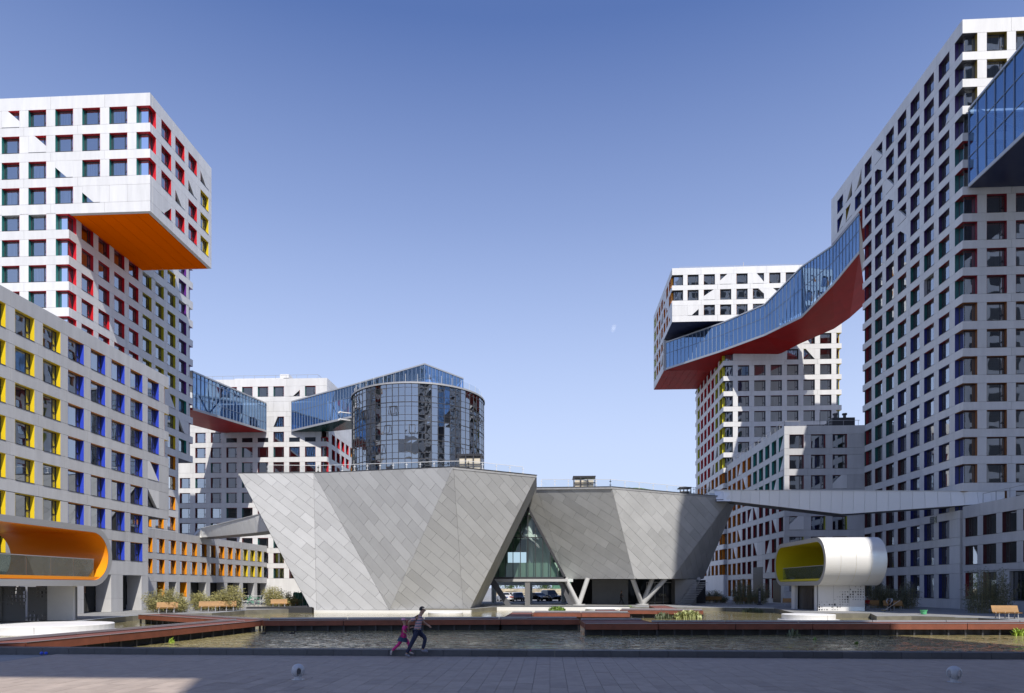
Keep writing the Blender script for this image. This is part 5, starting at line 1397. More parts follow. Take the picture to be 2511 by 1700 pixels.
for px, py, rz, lb in [(410, 1503, 22, 'honey wooden bench in front of the leftmost bamboo clump'), (512, 1499.5, 22, 'left one of the two honey benches in front of the second bamboo clump'),
   (556, 1498, 22, 'right one of the two honey benches in front of the second bamboo clump'), (684, 1491, 22, 'left one of the pair of benches by the third bamboo clump'), (711, 1489.5, 22, 'right one of the pair of benches beside the green netting'),
   (1707, 1478.5, -28, 'small bench right beside the standing visitor in a pale shirt'), (1737, 1479, -28, 'left one of the two benches before the round bamboo clump by the raised hall'), (1754, 1479, -28, 'right one of the two benches before the round bamboo clump by the raised hall'),
   (1814, 1482, -28, 'bench left of the grey litter bin by the orange windows'), (1838, 1482, -28, 'bench right of the grey litter bin by the orange windows'), (1938, 1487, -20, 'bench half hidden behind the capsule base at its left side'),
   (2132, 1494.5, -25, 'bench with the seated visitor in red beside the capsule base'), (2190, 1496.5, -12, 'bench behind the stooping worker'), (2466, 1517, -8, 'large slatted bench in shade at the right edge')]:
    p = gnd(px, py, -.02)
    if not used: bench0.location = p; bench0.rotation_euler = (0, 0, R_(rz)); bench0['label'] = lb; used = True
    else: dup(bench0, p, R_(rz), lb)

# ================================================================== BAMBOO, REEDS, LILIES
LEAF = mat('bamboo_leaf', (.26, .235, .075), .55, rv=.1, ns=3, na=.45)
LEAFD = mat('bamboo_leaf_shaded', (.12, .12, .06), .55, rv=.1, ns=3, na=.45)  # same leaf with shade put into the colour, for the shaded clumps
CANE = mat('bamboo_cane', (.26, .24, .11), .6)
def bamboo_mesh(w_, d_, h_, nst, nl, seed):
    r = random.Random(seed); st = MB(); lf_ = MB(); domes = [(r.uniform(-w_*.36, w_*.36), r.uniform(.72, 1.0)) for _ in range(4)]
    for i in range(nst):
        x, y = r.uniform(-w_/2, w_/2), r.uniform(-d_/2, d_/2)
        hh = h_*max(dm[1]*math.exp(-((x-dm[0])/(w_*.34))**2) for dm in domes)*r.uniform(.6, 1.18)
        hh = max(hh, .35*h_); lx, ly = x*r.uniform(.05, .35)+r.uniform(-.2, .2), r.uniform(-.25, .25)
        p = [Vector((x+lx*(t_**1.8), y+ly*(t_**1.8), hh*t_)) for t_ in (0, .35, .7, 1)]
        for a_, b_ in zip(p, p[1:]): st.tube(a_, b_, .013, .010, 4, cap=False)
        for k in range(nl):
            t_ = r.uniform(.12, 1.0); q = int(t_*2.999); f_ = t_*3-q if q < 3 else 1
            tt = [0, .35, .7, 1]; c_ = p[q].lerp(p[q+1], (t_-tt[q])/(tt[q+1]-tt[q])) if tt[q] <= t_ <= tt[q+1] else p[min(3, q+1)]
            a_ = r.uniform(0, 2*PI); l_ = r.uniform(.12, .26); rad = r.uniform(.03, .26)
            b0 = c_+Vector((math.cos(a_)*rad, math.sin(a_)*rad, r.uniform(-.06, .10)))
            dr = Vector((math.cos(a_+r.uniform(-1, 1)), math.sin(a_+r.uniform(-1, 1)), r.uniform(-.9, .5))).normalized(); sd = dr.orthogonal().normalized()*.028
            tip = b0+dr*l_; mid = b0+dr*l_*.45
            lf_.quad(b0, mid-sd, tip, mid+sd)
    return st, lf_
def bamboo(label, px, py, pw_, h_, seed, dull=False, d_=1.6, z=-.02, nl=46):
    p = gnd(px, py, z); zc = zdep(p.x, p.y); w_ = pw_*zc/F_; p.y += d_/2+1.3
    t_ = thing('bamboo_clump', label, 'bamboo', p)
    st, lf_ = bamboo_mesh(w_, d_, h_, int(40*w_), nl, seed)
    o = st.obj('canes', CANE, t_); o['kind'] = 'stuff'
    o = lf_.obj('foliage', LEAFD if dull else LEAF, t_); o['kind'] = 'stuff'
    return t_
bamboo('golden green bamboo clump left of the first honey bench', 380, 1504, 84, 2.15, 1)
bamboo('golden green bamboo clump behind the two honey benches', 505, 1499, 112, 2.25, 2)
bamboo('golden green bamboo clump in front of the white block and netting', 672, 1490.5, 74, 2.35, 3)
bamboo('narrow bamboo clump seen between the orange capsule base and the shop fronts', 192, 1500, 24, 2.3, 4)
bamboo('bamboo clump seen through the orange capsule base at the left edge', 20, 1502, 40, 2.2, 5)
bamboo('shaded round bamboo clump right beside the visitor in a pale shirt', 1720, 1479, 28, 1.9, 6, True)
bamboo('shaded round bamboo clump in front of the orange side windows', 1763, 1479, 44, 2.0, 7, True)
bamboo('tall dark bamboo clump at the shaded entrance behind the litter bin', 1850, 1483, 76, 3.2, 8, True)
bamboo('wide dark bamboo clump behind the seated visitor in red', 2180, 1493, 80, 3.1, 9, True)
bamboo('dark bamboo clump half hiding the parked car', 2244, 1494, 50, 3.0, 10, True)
bamboo('tall dark bamboo clump in front of the black shop window at the right edge', 2462, 1506, 84, 4.0, 11, True)
REED = mat('reed_green', (.14, .24, .035), .5, rv=.1, ns=4, na=.35)
REEDP = mat('reed_pale', (.34, .36, .15), .5, rv=.1, ns=4, na=.3)
def reeds(label, px, py, pw_, h_, n_, seed, m_=None, leaf=.05, dd=1.2, bank=0):
    p = gnd(px, py, WZ); zc = zdep(p.x, p.y); w_ = pw_*zc/F_; r = random.Random(seed); p.y += dd/2
    mb = MB()
    for i in range(n_):
        x, y = r.uniform(-w_/2, w_/2), r.uniform(-dd/2, dd/2); a_ = r.uniform(0, 2*PI); hh = h_*r.uniform(.45, 1.05)*(1-.5*abs(2*x/w_)**3)
        ln = r.uniform(.1, .55)*hh; P = [Vector((x+math.cos(a_)*ln*t_**2, y+math.sin(a_)*ln*t_**2, hh*t_*(1-.25*t_*t_))) for t_ in (0, .4, .75, 1)]
        sd = Vector((-math.sin(a_), math.cos(a_), 0)); ws = (leaf*.35, leaf, leaf*.8, .004)
        for k in range(3): mb.quad(P[k]-sd*ws[k], P[k+1]-sd*ws[k+1], P[k+1]+sd*ws[k+1], P[k]+sd*ws[k])
    o = mb.obj('water_plant', m_ or REED, None, loc=p); return tag(o, label, 'water plant')
reeds('bright green reed bed below the parked cars at the hall ledge', 1366, 1501, 40, .85, 420, 1)
reeds('bright green reed bed on the ledge under the walking figure', 1541, 1497, 45, .75, 420, 2)
reeds('pale leafy water plant, biggest one, lit against the dark water', 1690, 1519, 62, 1.05, 420, 3, REEDP, .06)
reeds('dull shaded water plant left of the biggest pale one', 1630, 1519, 38, .85, 150, 4, mat('reed_dull', (.10, .12, .06), .6))
reeds('low dark water plants at the far bank under the tall bamboo', 1850, 1502, 52, .7, 260, 5, MATS['reed_dull'], .03)
reeds('young lime green plant in the sunlit left water', 415, 1578, 18, .36, 22, 6, mat('reed_lime', (.30, .42, .05), .5), .035, .25)
reeds('tiny lime shoot left of the young lime plant', 339, 1583, 8, .12, 12, 7, MATS['reed_lime'], .02, .1)
reeds('tall broad leaved plant in front of the right walkway', 1948, 1562, 30, .62, 22, 8, MATS['reed_dull'], .05, .3)
reeds('short leafy shoot right of the tall broad leaved plant', 2000, 1571, 10, .26, 12, 9, REED, .04, .1)
reeds('leafy shoot among the glittering ripples, upper one', 2102, 1556, 14, .2, 16, 10, REED, .04, .2)
reeds('leafy shoot among the glittering ripples, lower one', 2104, 1581, 14, .22, 16, 11, REED, .04, .2)
reeds('sunlit bushy plant at the right edge of the pond', 2504, 1561, 26, .62, 120, 12, MATS['reed_lime'], .03, .4)
reeds('dull shrubby plants on the bank left of the halls', 1237, 1486, 36, .5, 160, 13, MATS['reed_dull'], .03)
PAD = mat('lily_pad', (.09, .10, .03), .45, rv=.3, ns=5, na=.3)
def pads(px, py, pw_, n_, seed, dd=.5):
    p = gnd(px, py, WZ); zc = zdep(p.x, p.y); w_ = pw_*zc/F_; r = random.Random(seed); mb = MB()
    for i in range(n_):
        x, y, q = r.uniform(-w_/2, w_/2), r.uniform(0, dd), r.uniform(.05, .12); t0 = r.uniform(0, 6); z = .01+r.uniform(0, .03); tl = r.uniform(-.03, .03)
        mb.poly([(x+q*math.cos(t0+k*.85), y+q*math.sin(t0+k*.85), z+tl*math.cos(t0+k*.85)) for k in range(7)])
    o = mb.obj('lily_pads', PAD, None, loc=p); tag(o, None, None, kind='stuff')
for a_ in ((1600, 1556, 150, 70, 1, 1.3), (1560, 1552, 60, 30, 2), (370, 1584, 130, 60, 3, .6), (1885, 1557, 40, 30, 4), (1975, 1566, 50, 30, 5), (2110, 1556, 110, 60, 6, .8), (2120, 1581, 70, 30, 7), (2210, 1567, 130, 50, 8, .7), (2430, 1569, 130, 50, 9, .7), (2030, 1573, 50, 30, 10), (1960, 1505, 120, 60, 11, 2), (470, 1558, 120, 30, 12, .6), (2460, 1555, 60, 25, 13), (1790, 1502, 80, 30, 14, 1)): pads(*a_)
for px, lb in ((646, 'left one of two ducks swimming in the sunlit water'), (717, 'right one of two ducks swimming in the sunlit water')):
    p = gnd(px, 1556, WZ); d = thing('duck', lb, 'duck', p, 0, 'ducks on the pond'); DK = mat('duck_brown', (.05, .04, .03), .8)
    mb = MB(); k_ = 10
    prof = [(-.20, .01, .09), (-.14, .06, .05), (-.02, .085, .05), (.08, .07, .05), (.14, .03, .06)]
    for x, r_, z in prof:
        for i in range(k_): mb.v.append((x, r_*math.cos(2*PI*i/k_), z+r_*.8*math.sin(2*PI*i/k_)))
    for a_ in range(4):
        for i in range(k_): j = (i+1) % k_; mb.f.append((a_*k_+i, a_*k_+j, (a_+1)*k_+j, (a_+1)*k_+i)); mb.m.append(0)
    mb.tube((.11, 0, .06), (.14, 0, .16), .028, .024); mb.tube((.12, 0, .17), (.19, 0, .165), .035, .03); mb.tube((.19, 0, .165), (.24, 0, .155), .018, .008)
    mb.obj('body', DK, d)

# ================================================================== BOLLARDS AND SMALL THINGS ON THE PLAZA
BOL = mat('bollard_white', (.46, .47, .49), .4)
def make_bollard():
    b = thing('bollard_lamp', 'x', 'lamp', (0, 0, 0), 0, 'white globe bollard lamps')
    mb = MB(); mb.lathe([(.155, 0), (.155, .012), (.0, .014)], 32); mb.obj('base_plate', BOL, b)
    mb = MB(); mb.lathe([(.085, .012), (.083, .13), (.10, .15)], 24); mb.obj('stem', BOL, b)
    # globe with four tall leaf shaped windows cut into its shell
    R = .15; c = .225; mb = MB(); nu, nv = 40, 20
    for j in range(nv+1):
        t_ = PI*j/nv
        for i in range(nu): a_ = 2*PI*i/nu; mb.v.append((R*math.sin(t_)*math.cos(a_), R*math.sin(t_)*math.sin(a_), c+R*math.cos(t_)))
    for j in range(nv):
        for i in range(nu):
            k4 = (i+5) % 10
            if 7 <= j <= 15 and 4 <= k4 <= 5: continue
            if 8 <= j <= 14 and k4 in (3, 6): continue
            i2 = (i+1) % nu; mb.f.append((j*nu+i, j*nu+i2, (j+1)*nu+i2, (j+1)*nu+i)); mb.m.append(0)
    o = mb.obj('globe', BOL, b, smooth=True)
    md = o.modifiers.new('thick', 'SOLIDIFY'); md.thickness = .018; md.offset = -1
    mb = MB(); mb.lathe([(.0, .09), (.07, .10), (.075, .30), (.0, .31)], 20); mb.obj('inner_lamp', mat('lamp_grey', (.25, .26, .28), .3), b)
    return b
bo0 = make_bollard(); bo0.location = gnd(731, 1667, 0.01); bo0['label'] = 'white globe bollard lamp on the paving below the metal hall'; bo0.rotation_euler.z = .5
dup(bo0, gnd(2340, 1673, .01), .3, 'white globe bollard lamp on the paving at the lower right')
dup(bo0, gnd(2400, 1487, Z0), 0, 'farther of two tiny globe lamps by the podium wall', 1.25); dup(bo0, gnd(2411, 1495, Z0), 1, 'nearer of two tiny globe lamps by the podium wall', 1.25)
BLU = mat('blue_rubber', (.03, .08, .55), .45)
for px, lb in ((102, 'left one of two small blue balls lying on the paving'), (113, 'right one of two small blue balls lying on the paving')):
    mb = MB(); r_ = .055; mb.lathe([(r_*math.sin(PI*i/10)+.0001, r_-r_*math.cos(PI*i/10)) for i in range(11)], 16)
    o = mb.obj('blue_ball', BLU, None, loc=gnd(px, 1606, .013), smooth=True); tag(o, lb, 'ball', 'blue balls on the paving')
p = gnd(2265, 1507, Z0)
bk = thing('bucket', 'bright green plastic bucket on the pond edge at the right', 'bucket', p)
GB = mat('green_plastic', (.12, .50, .22), .5)
mb = MB(); mb.lathe([(.0, .01), (.20, .01), (.27, .36), (.29, .37), (.26, .36), (.19, .04), (.0, .03)], 24); mb.obj('tub', GB, bk)
mb = MB(); mb.lathe([(.27, .33), (.30, .34), (.30, .38), (.27, .38)], 24); mb.obj('rim', GB, bk)
p = gnd(1826, 1481, Z0); bn = thing('litter_bin', 'grey drum litter bin between two benches in the shade', 'bin', p)
mb = MB(); mb.lathe([(.42, 0), (.42, 1.0), (.38, 1.04), (.0, 1.04)], 24); mb.obj('drum', mat('bin_grey', (.25, .28, .30), .5), bn)
mb = MB(); mb.lathe([(.2, 1.04), (.2, 1.07), (.0, 1.07)], 16); mb.obj('lid', DKST, bn)
p = gnd(1862.5, 1484, Z0); sg = thing('sign_post', 'tall narrow black sign post beside the dark bamboo', 'sign', p)
mb = MB(); mb.box(-.16, .16, -.04, .04, .12, 2.15); mb.obj('board', DKST, sg)
mb = MB(); mb.box(-.3, .3, -.2, .2, 0, .1); mb.obj('foot', DKST, sg)
for i in range(7): mb = MB(); mb.box(-.1, .1, -.046, -.041, .5+i*.2, .6+i*.2); mb.obj('lettering', STEEL, sg)
def text(body, size, loc, rz, m_, parent, name='lettering', ext=.01):
    c = bpy.data.curves.new(name, 'FONT'); c.body = body; c.size = size; c.extrude = ext; c.align_x = 'CENTER'; c.align_y = 'CENTER'
    o = bpy.data.objects.new('tmp', c); C.objects.link(o); dg = bpy.context.evaluated_depsgraph_get(); me = bpy.data.meshes.new_from_object(o.evaluated_get(dg))
    bpy.data.objects.remove(o); me.materials.clear(); me.materials.append(m_)
    return put(name, me, parent, loc, 0, True, (PI/2, 0, rz))
# house number plates
Yn = onX(2293, XE)[0]; zn = hz(1275, onX(2293, XE)[1])
ns = thing('number_sign', 'small house number sign with a 2 on the shaded wall at the right', 'sign', (XE-.05, Yn, zn))
mb = MB(); mb.box(XE-.06, XE-.01, Yn-.35, Yn+.95, zn-.38, zn+.38); mb.obj('plate', mat('plate_dark', (.12, .13, .13), .5), ns, world=True)
mb = MB(); mb.box(XE-.075, XE-.062, Yn-.35, Yn+.05, zn-.38, zn+.38); mb.obj('number_field', mat('plate_light', (.55, .58, .45), .5), ns, world=True)
text('2', .7, (XE-.085, Yn-.15, zn), -PI/2, DKST, ns)
for i in range(3):
    mb = MB(); mb.box(XE-.075, XE-.062, Yn+.18, Yn+.85, zn+.18-i*.2, zn+.24-i*.2); mb.obj('lettering', mat('plate_text', (.3, .32, .33), .5), ns, world=True)
Yn = onX(1761, XF)[0]; zn = hz(1350, onX(1761, XF)[1])
ns = thing('number_sign', 'small pale number sign with an 8 on the shaded side wall behind the raised hall', 'sign', (XF-.05, Yn, zn))
mb = MB(); mb.box(XF-.30, XF-.1, Yn-.45, Yn+.45, zn-.45, zn+.45); mb.obj('plate', MATS['plate_light'], ns, world=True)
text('8', .9, (XF-.32, Yn, zn), -PI/2, DKST, ns)
# lobby door lettering
text('CINE', .45, (at(1618, 96)[0], 94.84, 1.2), 0, mat('door_letter', (.45, .42, .3), .5), HR)

# ================================================================== BUILDING YARD AT THE LEFT BACK
p = gnd(740, 1487, Z0)
nt_ = thing('construction_screen', 'green netting screen along the building yard left of the metal hall', 'screen', p)
NET = mat('green_netting', (.09, .22, .15), .8, na=.5, ns=3)
mb = MB(); xa, xb = gnd(708, 1486, Z0), gnd(762, 1487, Z0)
for i in range(30):
    for j in range(5):
        f = lambda a_, b_: Vector((xa.x+(xb.x-xa.x)*a_/30, xa.y+1.5+.18*math.sin(a_*1.9)+.1*math.sin(a_*.7+b_), Z0+b_*.33+.05*math.sin(a_+b_)))
        mb.quad(f(i, j), f(i+1, j), f(i+1, j+1), f(i, j+1))
mb.obj('netting', NET, nt_, world=True)
for i in range(6): q = xa.lerp(xb, i/5); mb = MB(); mb.beam((q.x, q.y+1.8, Z0), (q.x, q.y+1.8, 1.75), .06, .06); mb.obj('post', STEEL, nt_, world=True)
p0, p1 = gnd(561, 1485, Z0), gnd(588, 1485, Z0)
hb = thing('site_hoarding', 'weathered pale site hoarding board beside the second bamboo clump', 'hoarding', p0)
mb = MB(); mb.box(p0.x, p1.x, p0.y, p0.y+.1, Z0, 1.25); mb.obj('board', mat('weathered_board', (.42, .38, .32), .9, na=.35, ns=2), hb, world=True)
mb = MB(); mb.box(p0.x+.3, p0.x+.4, p0.y+.1, p0.y+.6, Z0, 1.0); mb.obj('prop', WOOD, hb, world=True)
sf = thing('scaffold_frame', 'low scaffold frame with green tarpaulin in the building yard', 'scaffold', gnd(605, 1486, Z0))
q0 = gnd(590, 1486, Z0)
for i in range(7):
    mb = MB(); mb.tube((q0.x+i*.75, q0.y+.5, Z0), (q0.x+i*.75, q0.y+.5, 1.3), .03, n=6); mb.obj('upright', WHST, sf, world=True)
for z in (.5, 1.2): mb = MB(); mb.tube((q0.x, q0.y+.45, z), (q0.x+4.6, q0.y+.45, z), .03, n=6); mb.obj('rail', WHST, sf, world=True)
mb = MB(); r = random.Random(3)
for i in range(40):
    c = Vector((q0.x+.3+r.random()*2.4, q0.y+r.random()*.5, .1+r.random()*1.1)); v = [c+Vector((r.uniform(-.3, .3), r.uniform(-.15, .15), r.uniform(-.25, .25))) for _ in range(3)]; mb.poly(v)
mb.obj('tarpaulin', NET, sf, world=True)
rp_ = thing('rubble_heap', 'low heap of pale rubble on the ground by the scaffold frame', 'rubble', gnd(640, 1486, Z0)); q0 = gnd(630, 1487, Z0)
mb = MB()
for i in range(60): x, y, s_ = q0.x+r.gauss(0, .9), q0.y+r.gauss(0, .4), r.uniform(.05, .2); mb.box(x, x+s_*1.4, y, y+s_, Z0, Z0+s_)
o = mb.obj('stones', mat('pale_rubble', (.4, .38, .34), .9), rp_, world=True); o['kind'] = 'stuff'
# dark slanted slab ramp into the water left of the hall
q = [gnd(604, 1493.5, -.05), gnd(765, 1497.5, -.2), gnd(770, 1492, .1), gnd(757, 1486.5, .1), gnd(612, 1492, .0)]
mb = MB(); mb.prism([Vector((a_.x, a_.y, .16)) for a_ in q], (0, 0, -.75)); o = mb.obj('dark_slab', mat('wet_dark_stone', (.035, .036, .04), .5), None); tag(o, 'dark stone slab wedge sloping to the water left of the metal hall', 'slab')

# ================================================================== VIEW THROUGH UNDER THE HALLS
wl = thing('boundary_wall', 'rough beige retaining wall far behind the parked cars', 'wall', (0, 150, Z0))
mb = MB(); r = random.Random(8)
STN = mat('rough_beige_stone', (.50, .43, .31), .9, rv=.3, na=.4, ns=1.5)
me_ = {}
for j in range(4):
    x = -12.0
    while x < 26:
        l_ = r.choice((1.2, 1.8, 2.4)); k = (l_,)
        if k not in me_: q = MB(); q.box(.02, l_-.02, 0, .6, .02, .5); me_[k] = q.mesh('stone', STN)
        put('stone', me_[k], wl, (x, 148+r.uniform(0, .15), Z0+j*.48)); x += l_
fc_ = thing('site_fence', 'thin wire fence in front of the beige wall behind the parked cars', 'fence', (0, 140, Z0))
for i in range(13): mb = MB(); mb.beam((-8+i*2.2, 140, Z0), (-8+i*2.2, 140, 2.2), .05, .05); mb.obj('post', mat('pale_fence', (.35, .42, .42), .5), fc_, world=True)
for z in (.5, 1.1, 1.7): mb = MB(); mb.beam((-8, 140, z), (19, 140, z), .03, .04); mb.obj('wire', MATS['pale_fence'], fc_, world=True)
bx_ = thing('site_building', 'salmon red and white low building far behind the gap', 'building', (12, 165, Z0))
mb = MB(); mb.box(6.8, 16, 165, 172, Z0, 7); mb.obj('wall', mat('salmon_wall', (.50, .17, .12), .8, na=.2, ns=1), bx_, world=True)
for i in range(6):
    mb = MB(); mb.box(6.9+i*1.5, 7.7+i*1.5, 164.9, 165.05, Z0, 7); mb.obj('white_band', WHITE, bx_, world=True)
for i in range(4):
    mb = MB(); mb.box(6.7, 16, 164.85, 164.92, 1+i*1.6, 1.12+i*1.6); mb.obj('white_rail', WHITE, bx_, world=True)
gb = thing('netted_block', 'green netted block far behind the gap left of the salmon building', 'building', (3, 160, Z0))
mb = MB(); mb.box(.5, 6.4, 160, 166, Z0, 6.0); mb.obj('netting', NET, gb, world=True)
mb = MB(); mb.box(.4, 6.5, 159.9, 166.1, 6.0, 6.2); mb.obj('roof', WHITE, gb, world=True)
TL = mat('tree_leaf', (.07, .13, .03), .6, rv=.1, ns=2, na=.5); BRK = mat('bark', (.12, .09, .06), .9)
for i, (x, y, h_, lb) in enumerate([(-9, 156, 6.0, 'leftmost bushy tree seen through the gap under the lobby'), (-4.8, 158, 6.6, 'middle bushy tree seen through the gap under the lobby'), (-.8, 155, 5.6, 'rightmost bushy tree seen through the gap beside the netted block')]):
    t_ = thing('broadleaf_tree', lb, 'tree', (x, y, Z0)); mb = MB(); mb.tube((0, 0, 0), (.1, 0, h_*.6), .16, .07, 8)
    r = random.Random(i+40)
    for k in range(6): a_ = r.uniform(0, 6.3); mb.tube((.03, 0, h_*.3), (math.cos(a_)*1.4, math.sin(a_)*1.4, h_*r.uniform(.5, .85)), .06, .02, 6)
    mb.obj('trunk', BRK, t_); mb = MB()
    cl_ = [(r.gauss(0, 1.1), r.gauss(0, 1.1), h_*r.uniform(.35, .95)) for _ in range(26)]
    for k in range(2600):
        c = r.choice(cl_); p = Vector((c[0]+r.gauss(0, .42), c[1]+r.gauss(0, .42), c[2]+r.gauss(0, .36))); d = Vector((r.gauss(0, 1), r.gauss(0, 1), r.gauss(0, 1))).normalized(); s_ = d.orthogonal().normalized(); mb.quad(p, p+d*.12-s_*.07, p+d*.26, p+d*.12+s_*.07)
    o = mb.obj('crown', TL, t_); o['kind'] = 'stuff'

# ================================================================== CARS
GLD = mat('car_glass', (.01, .012, .014), .05); TYR = mat('tyre', (.02, .02, .02), .8); HUB = mat('wheel_rim', (.4, .4, .42), .3, .8)
def car(label, loc, rz, paint, L_=4.6, W_=1.82, H_=1.45, suv=False, group=None):
    c = thing('parked_car', label, 'car', loc, rz, group)
    zb_ = .28
    if suv: prof = [(-L_/2, .45), (-L_/2+.04, .95), (-L_/2+.12, 1.05), (-L_/2+.35, H_-.06), (-L_/2+.9, H_), (.25, H_), (.95, 1.08), (L_/2-.25, .98), (L_/2-.02, .75), (L_/2, .42)]
    else: prof = [(-L_/2, .45), (-L_/2+.04, .86), (-L_/2+.75, .98), (-L_/2+1.45, H_-.03), (-.2, H_), (.3, H_-.05), (1.1, .96), (L_/2-.2, .84), (L_/2-.02, .66), (L_/2, .42)]
    nb = 10; mb = MB(); k = len(prof)
    secs = [(-W_/2+.03, 0), (-W_/2, .0), (-W_/2+.12, 1), (W_/2-.12, 1), (W_/2, 0), (W_/2-.03, 0)]
    # lower body and cabin lofted across the width, cabin narrowed (tumblehome)
    def tum(x, z): return max(0, (z-.9))*.32
    rows = []
    for s_ in (-1, -.96, -.6, 0, .6, .96, 1):
        row = []
        for x, z in prof:
            y = s_*(W_/2-tum(x, z)); zz = z-(.05 if abs(s_) == 1 else (.015 if abs(s_) > .9 else 0)); row.append((x*(1-.03*(abs(s_) > .9)), y, zz))
        rows.append(row)
    for row in rows: mb.v += row
    for a_ in range(len(rows)-1):
        for i in range(k-1): mb.f.append((a_*k+i, a_*k+i+1, (a_+1)*k+i+1, (a_+1)*k+i)); mb.m.append(0)
    for row, fl in ((rows[0], 1), (rows[-1], 0)):
        pts = [(x, y, z) for x, y, z in row]; mb.poly(pts+[(pts[-1][0], pts[-1][1], zb_), (pts[0][0], pts[0][1], zb_)])
    a_, b_ = rows[0], rows[-1]; mb.quad(a_[0], b_[0], (b_[0][0], b_[0][1], zb_), (a_[0][0], a_[0][1], zb_)); mb.quad(a_[-1], b_[-1], (b_[-1][0], b_[-1][1], zb_), (a_[-1][0], a_[-1][1], zb_))
    mb.quad((-L_/2, -W_/2, zb_), (L_/2, -W_/2, zb_), (L_/2, W_/2, zb_), (-L_/2, W_/2, zb_))
    mb.obj('body', paint, c, smooth=False)
    def lift(i, j, ins=.06, e=.012, nm='window'):
        (x0, z0), (x1, z1) = prof[i], prof[j]; y0, y1 = W_/2-tum(x0, z0)-.16, W_/2-tum(x1, z1)-.14
        n_ = Vector((-(z1-z0), 0, x1-x0)).normalized()*e
        t0, t1 = .12, .9; a0 = Vector((x0+(x1-x0)*t0, 0, z0+(z1-z0)*t0))+n_; a1 = Vector((x0+(x1-x0)*t1, 0, z0+(z1-z0)*t1))+n_
        q = MB(); q.quad((a0.x, -y0, a0.z), (a0.x, y0, a0.z), (a1.x, y1, a1.z), (a1.x, -y1, a1.z)); q.obj(nm, GLD, c)
    if suv: lift(2, 3, nm='rear_window'); lift(5, 6, nm='windscreen')
    else: lift(2, 3, nm='rear_window'); lift(5, 6, nm='windscreen')
    for s_ in (-1, 1):
        xr = -L_/2+(.42 if suv else 1.0); z0, z1 = 1.0, H_-.14
        q = MB(); yy = lambda z: s_*(W_/2-tum(0, z)+.006)
        q.quad((xr-.1, yy(z0), z0), (.95, yy(z0), z0), (.35, yy(z1), z1), (xr+.35, yy(z1), z1)); q.obj('side_window', GLD, c)
    for x in (-L_/2+.85, L_/2-.88):
        for s_ in (-1, 1):
            q = MB(); q.tube((x, s_*(W_/2-.2), .32), (x, s_*(W_/2+.01), .32), .32, n=20); w_ = q.obj('wheel', TYR, c)
            q = MB(); q.tube((x, s_*(W_/2+.0), .32), (x, s_*(W_/2+.025), .32), .19, n=14); o = q.obj('rim', HUB, w_)
    for s_ in (-1, 1):
        q = MB(); a_ = sorted((s_*(W_/2-.42), s_*(W_/2-.03))); q.box(-L_/2-.012, -L_/2+.08, a_[0], a_[1], .66, .82); q.obj('tail_light', mat('tail_red', (.45, .02, .02), .2), c)
        q = MB(); q.box(L_/2-.12, L_/2+.005, a_[0], a_[1], .55, .68); q.obj('headlight', mat('headlight_clear', (.6, .62, .65), .1), c)
        q = MB(); q.box(.75, .9, min(s_*(W_/2+.02), s_*(W_/2+.17)), max(s_*(W_/2+.02), s_*(W_/2+.17)), .92, 1.04); q.obj('mirror', paint, c)
    q = MB(); q.box(-L_/2-.02, -L_/2+.02, -.23, .23, .62, .75); q.obj('number_plate', mat('plate_blue', (.03, .08, .4), .4), c)
    q = MB(); q.box(-L_/2-.03, -L_/2+.1, -W_/2+.05, W_/2-.05, .32, .46); q.obj('bumper', paint, c)
    q = MB(); q.box(L_/2-.1, L_/2+.02, -W_/2+.05, W_/2-.05, .30, .42); q.obj('bumper', paint, c)
    return c
BLK = mat('black_paint', (.012, .012, .014), .15, coat=.8); WHP = mat('white_car_paint', (.7, .7, .7), .25, coat=.6); BEI = mat('beige_paint', (.38, .34, .28), .3, coat=.5)
gp = 'cars parked behind the halls'
def cg(px, y): d = ray(px); return (d[0]/d[1]*y, y, Z0)
car('white car parked behind the halls', cg(1236, 113), PI/2+.25, WHP, group=gp)
car('black car beside the white and beige cars behind the halls', cg(1269.5, 111), -PI/2+.15, BLK, H_=1.5, group=gp)
car('beige car half hidden between the white and the black car', cg(1250, 117), PI/2-.2, BEI, group=gp)
car('low black saloon left of the large black car behind the halls', cg(1320, 112), -PI/2+.55, BLK, group=gp)
car('large black off-road car behind the halls', cg(1350, 113), -PI/2+.45, BLK, 4.8, 1.95, 1.85, True, group=gp)
p = gnd(2277, 1487, Z0)
car('dark saloon car at the right, partly behind bamboo, rear towards us', (p.x, p.y+2.0, Z0), PI/2+.12, mat('dark_car_paint', (.02, .018, .022), .2, coat=.7), 4.8, 1.86, 1.46)

# ================================================================== PEOPLE
SKIN = mat('skin', (.42, .25, .17), .6); HAIR = mat('black_hair', (.012, .01, .01), .6)
def skinmesh(name, V_, E_, m_, parent, sub=2, root=0):
    me = bpy.data.meshes.new(name); me.from_pydata([v[0] for v in V_], E_, []); o = bpy.data.objects.new('tmp', me); C.objects.link(o)
    md = o.modifiers.new('s', 'SKIN'); md.use_smooth_shade = True
    for i, v in enumerate(V_):
        r = v[1]; me.skin_vertices[0].data[i].radius = r if isinstance(r, tuple) else (r, r)
    me.skin_vertices[0].data[root].use_root = True
    o.modifiers.new('u', 'SUBSURF').levels = sub; o.modifiers['u'].render_levels = sub
    dg = bpy.context.evaluated_depsgraph_get(); nm = bpy.data.meshes.new_from_object(o.evaluated_get(dg)); bpy.data.objects.remove(o)
    nm.materials.clear(); nm.materials.append(m_); nm.name = name
    o = bpy.data.objects.new(name, nm); C.objects.link(o); o.parent = parent; return o
